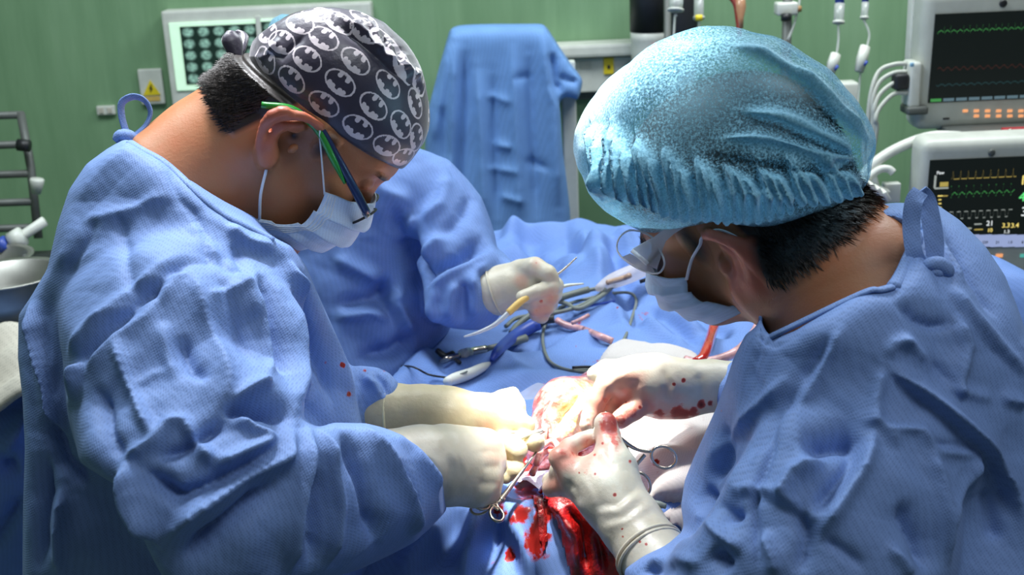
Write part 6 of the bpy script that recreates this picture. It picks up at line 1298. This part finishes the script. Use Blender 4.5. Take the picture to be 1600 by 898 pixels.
# ------------------------------------------------------------------ instruments
def lk(pts): return [P(*q) for q in pts]
def clamp(label, piv, tips, rings, ds, grp=None, rr=.0125):
    """ring-handled clamp: pivot, jaw tip, two finger rings, all (px, px) with their depths"""
    t = thing('hemostat', label, 'clamp', P(piv[0], piv[1], ds[0]))
    pv = P(piv[0], piv[1], ds[0]); tip = P(tips[0], tips[1], ds[1])
    rc = [P(r[0], r[1], ds[2]) for r in rings]; n = np.cross(rc[0] - pv, rc[1] - pv); n /= np.linalg.norm(n)
    for k, c in enumerate(rc):
        ax = (pv - c); L = np.linalg.norm(ax); ax /= L; e = c + ax * rr
        side = np.cross(n, ax); md = pv * .45 + e * .55 + side * (.004 if k else -.004)
        mo('shank', tube([tip + n * (.0006 if k else -.0006), pv + n * (.0012 if k else -.0012), md, e], [.0012, .0026, .0020, .0018], 8, 6, flat=.8, up=n), MST, t)
        mo('finger_ring', ring(c, n, rr, .0016, 32, 8, .82, ax), MST, t)
    mo('box_joint', tube([pv - n * .0032, pv + n * .0032], .0034, 12), MST, t)
    q = pv * .32 + (rc[0] + rc[1]) * .34; mo('ratchet', bevbox(q, (.014, .0022, .004), basis(rc[0] - rc[1], n), .0006), MST, t)
    return t
clamp('steel hemostat with two finger rings on the white towel, jaws in the wound', (964, 681), (946, 662), [(1037, 714), (999, 757)], (1.265, 1.27, 1.262), rr=.0130)
clamp('blood-tipped steel clamp below the left surgeon fists, jaws reaching the wound', (783, 780), (838, 706), [(752, 786), (776, 803)], (1.27, 1.32, 1.25), rr=.0095)
def bar(name, label, cat, pts, r, mat, seg=8, sm=6, flat=1): return tag(mo(name, tube(lk(pts), r, seg, sm, flat=flat), mat), label, cat)
fc = thing('needle_holder', 'slim steel forceps between the left surgeon gloves pointing at the wound', 'forceps', P(800, 684, 1.34))
mo('blade', tube(lk([(760, 680, 1.33), (800, 676, 1.335), (840, 676, 1.34), (852, 674, 1.345)]), [.0018, .0022, .0016, .0008], 8, 6), MST, fc)
mo('blade', tube(lk([(770, 686, 1.33), (805, 680, 1.33), (840, 678, 1.338), (852, 674, 1.345)]), [.0014, .0016, .0012, .0008], 8, 6), MST, fc)
fr = thing('retractor', 'white-tipped slim retractor held over the lower fingertips', 'retractor', P(810, 690, 1.32))
mo('shaft', tube(lk([(790, 694, 1.315), (800, 688, 1.315), (820, 680, 1.32), (848, 672, 1.33)]), [.0022, .0030, .0030, .0016], 10, 6), MPW, fr); mo('jaw', tube(lk([(790, 694, 1.315), (786, 700, 1.317), (784, 706, 1.32)]), [.0022, .002, .0015], 8, 4), MST, fr)
hr = mo('vessel_loop', ring(P(750, 792, 1.28), ray(750, 792), .010, .0014, 26, 8, .7), MST); tag(hr, 'loose steel finger ring under the near fist at the drape edge', 'ring')
# needle driver in the right surgeon's fingers
tag(mo('suture_needle_holder', tube(lk([(934, 662, 1.30), (942, 652, 1.295), (948, 644, 1.29)]), [.0012, .002, .002], 8, 4), MST), 'short bright instrument tip pinched between the right surgeon fingertips', 'instrument')
tag(mo('retractor_blade', tube(lk([(912, 700, 1.30), (926, 680, 1.31), (936, 655, 1.32)]), [.0035, .0035, .0028], 8, 5, flat=.4), MPW), 'pale strip slanting beside the right surgeon index finger', 'strip')  # pale blade of a retractor
# suction tip held by the assistant
st = thing('suction_tip', 'suction tip with yellow sleeve and curved clear nozzle held by the assistant', 'suction tip', P(800, 490, 1.62))
mo('yellow_sleeve', tube(lk([(794, 489, 1.61), (808, 476, 1.612), (822, 465, 1.615), (850, 448, 1.63)]), [.0046, .0050, .0046, .0046], 12, 4), MYEL, st)
mo('nozzle', tube(lk([(795, 488, 1.61), (782, 500, 1.607), (768, 510, 1.605), (745, 520, 1.60), (725, 526, 1.60)]), [.0036, .0032, .0030, .0022, .0012], 10, 6), MTUBE, st)
mo('guide_wire', tube(lk([(864, 434, 1.63), (884, 418, 1.63), (901, 402, 1.63)]), [.0016, .0015, .0010], 8, 4), MST, st)
tag(mo('instrument_tip', tube(lk([(868, 452, 1.66), (885, 446, 1.66), (912, 443, 1.66)]), [.0042, .0034, .0016], 8, 4, flat=.7), MPW), 'pale flat instrument tip sticking out right of the assistant glove', 'instrument')
# things lying on the drape
def dl(name, label, cat, pts, r, mat, seg=8, sm=6, up=None, parent=None, flat=1):
    rr_ = r if np.isscalar(r) else max(r); o = mo(name, tube(lay(pts, rr_, up), r, seg, sm, flat=flat), mat, parent)
    return tag(o, label, cat) if parent is None else o
dl('coiled_cable', 'long grey-green cable looping in a wide ring on the drape', 'cable', [(1010, 574), (1010, 574), (960, 580), (900, 580), (866, 570), (852, 552), (848, 525), (856, 500), (880, 478), (920, 466), (960, 458), (985, 458), (994, 470), (988, 495), (975, 530), (950, 562), (925, 576), (890, 579)], .0025, MPG, 10, 8)
dl('grey_hose', 'dark grey tube crossing the cable loop behind the assistant hand', 'tube', [(790, 510), (810, 496), (860, 490), (900, 480), (930, 465), (945, 452), (925, 452), (890, 462), (870, 466)], .0032, MPG, 10, 6, .010)
dl('grey_hose', 'thin grey tube running under the cable loop from the assistant hand', 'tube', [(868, 470), (885, 474), (905, 482), (940, 462), (960, 445)], .0036, MPG, 10, 6, .012)
dl('grey_hose', 'grey tube half hidden below the assistant sleeve', 'tube', [(799, 520), (806, 510), (820, 498), (835, 488)], .0046, MPG, 10, 6, .010)
dl('green_hose', 'dull green tube just right of the assistant fist', 'tube', [(872, 466), (895, 459), (920, 452)], .0055, MPG, 10, 4, .016)
dl('cord', 'thin blue cord crossing the coiled cable', 'cord', [(700, 560), (720, 552), (780, 540), (830, 505), (860, 492), (910, 480), (960, 470)], .0022, MBLUE, 8, 6, .008)
dl('suction_tubing', 'blood-stained clear suction tubing lying inside the cable loop', 'tubing', [(870, 500), (885, 508), (910, 514), (935, 524), (957, 533)], .0052, MTPINK, 12, 6)
dl('tubing_connector', 'small pink connector on the blood-stained tubing', 'connector', [(893, 505), (905, 500), (920, 492)], .0032, MTPINK, 8, 4, .018)
dl('blue_handle', 'thick dark blue instrument wedge beside the silver handpiece', 'instrument', [(768, 562), (778, 548), (800, 528), (826, 512), (842, 506)], [.003, .007, .009, .010, .009], MBLUE, 14, 6, .010)  # plain blue handle, kind of instrument not known
dl('black_tip', 'black end cap beside the blue handle under the assistant hand', 'cap', [(842, 506), (852, 500), (866, 498)], .0065, MPB, 10, 4, .010)
hp = thing('handpiece', 'silver drill handpiece lying in a drape fold left of the blue handle', 'handpiece', D(725, 552))
dl('barrel', None, None, [(727, 552), (740, 549), (760, 545)], [.0062, .0066, .0060], MST, 14, 4, .012, hp); dl('nose', None, None, [(688, 565), (700, 560), (718, 555)], [.0028, .0046, .0042], MST, 12, 4, .012, hp)
dl('collar', None, None, [(722, 554), (732, 551)], .0078, MPW, 14, 0, .012, hp); dl('trigger', None, None, [(712, 562), (718, 566)], .0030, MPB, 8, 0, .006, hp); dl('tail', None, None, [(760, 545), (790, 538), (822, 528)], [.0046, .0052, .0060], MPG, 10, 4, .010, hp)
dl('black_lever', 'small black lever beside the silver handpiece', 'lever', [(684, 548), (696, 556), (708, 552)], .0045, MPB, 8, 4, .010)
pn = thing('cautery_pencil', 'white pencil-shaped cautery handle lying on the drape above the far glove', 'cautery pencil', D(732, 585))
mo('barrel', tube(lay([(699, 596), (712, 591), (735, 583), (755, 573), (765, 567)], .008), [.0062, .0078, .0074, .0058, .0022], 14, 5), MPW, pn); mo('slot', tube(lay([(718, 585), (730, 580)], .008, .0155), .0013, 6), MPG, pn)
dl('clear_bundle', 'bundle of clear tubing in a plastic sleeve beside the safety glasses', 'tubing', [(935, 450), (955, 440), (985, 428), (1010, 418), (1040, 410)], [.006, .012, .014, .012, .010], MFROST, 14, 5, .014)
dl('tubing_connector', 'brown tube end inside the clear bundle near the safety glasses', 'connector', [(950, 441), (972, 435), (984, 430)], .0045, simple('amber_tube', (.45, .3, .22), .3), 8, 4, .024)
dl('cable', 'dark cable running along the clear bundle to the right', 'cable', [(1000, 440), (1030, 430), (1060, 420)], .0034, MPB, 8, 4, .008)
dl('blood_tube', 'bright red blood-filled tube rising below the mask of the right surgeon', 'tubing', [(1122, 488), (1114, 515), (1106, 540), (1098, 558), (1088, 566)], .0072, MTRED, 14, 6, .02)
dl('blood_tube', 'pink and white blood tube curving under the chin of the right surgeon', 'tubing', [(1192, 488), (1178, 520), (1152, 548), (1120, 562), (1090, 566), (1070, 562)], .0062, MTPINK, 12, 6, .016)
dl('scissors_blade', 'dark instrument handle half under the right surgeon sleeve by the white towel', 'instrument', [(1015, 783), (1028, 787), (1041, 791)], [.002, .0034, .0026], MPG, 8, 4, .055)
dl('needle_wire', 'short dark wire where the cable meets the gauze', 'wire', [(894, 574), (915, 573), (945, 574), (960, 572)], .0020, MPB, 6, 4, .012)
dl('thin_cord', 'thin dark cord in the drape hollow below the assistant gown', 'cord', [(600, 574), (640, 572), (670, 585), (700, 590)], .0014, MPB, 6, 6, .006)
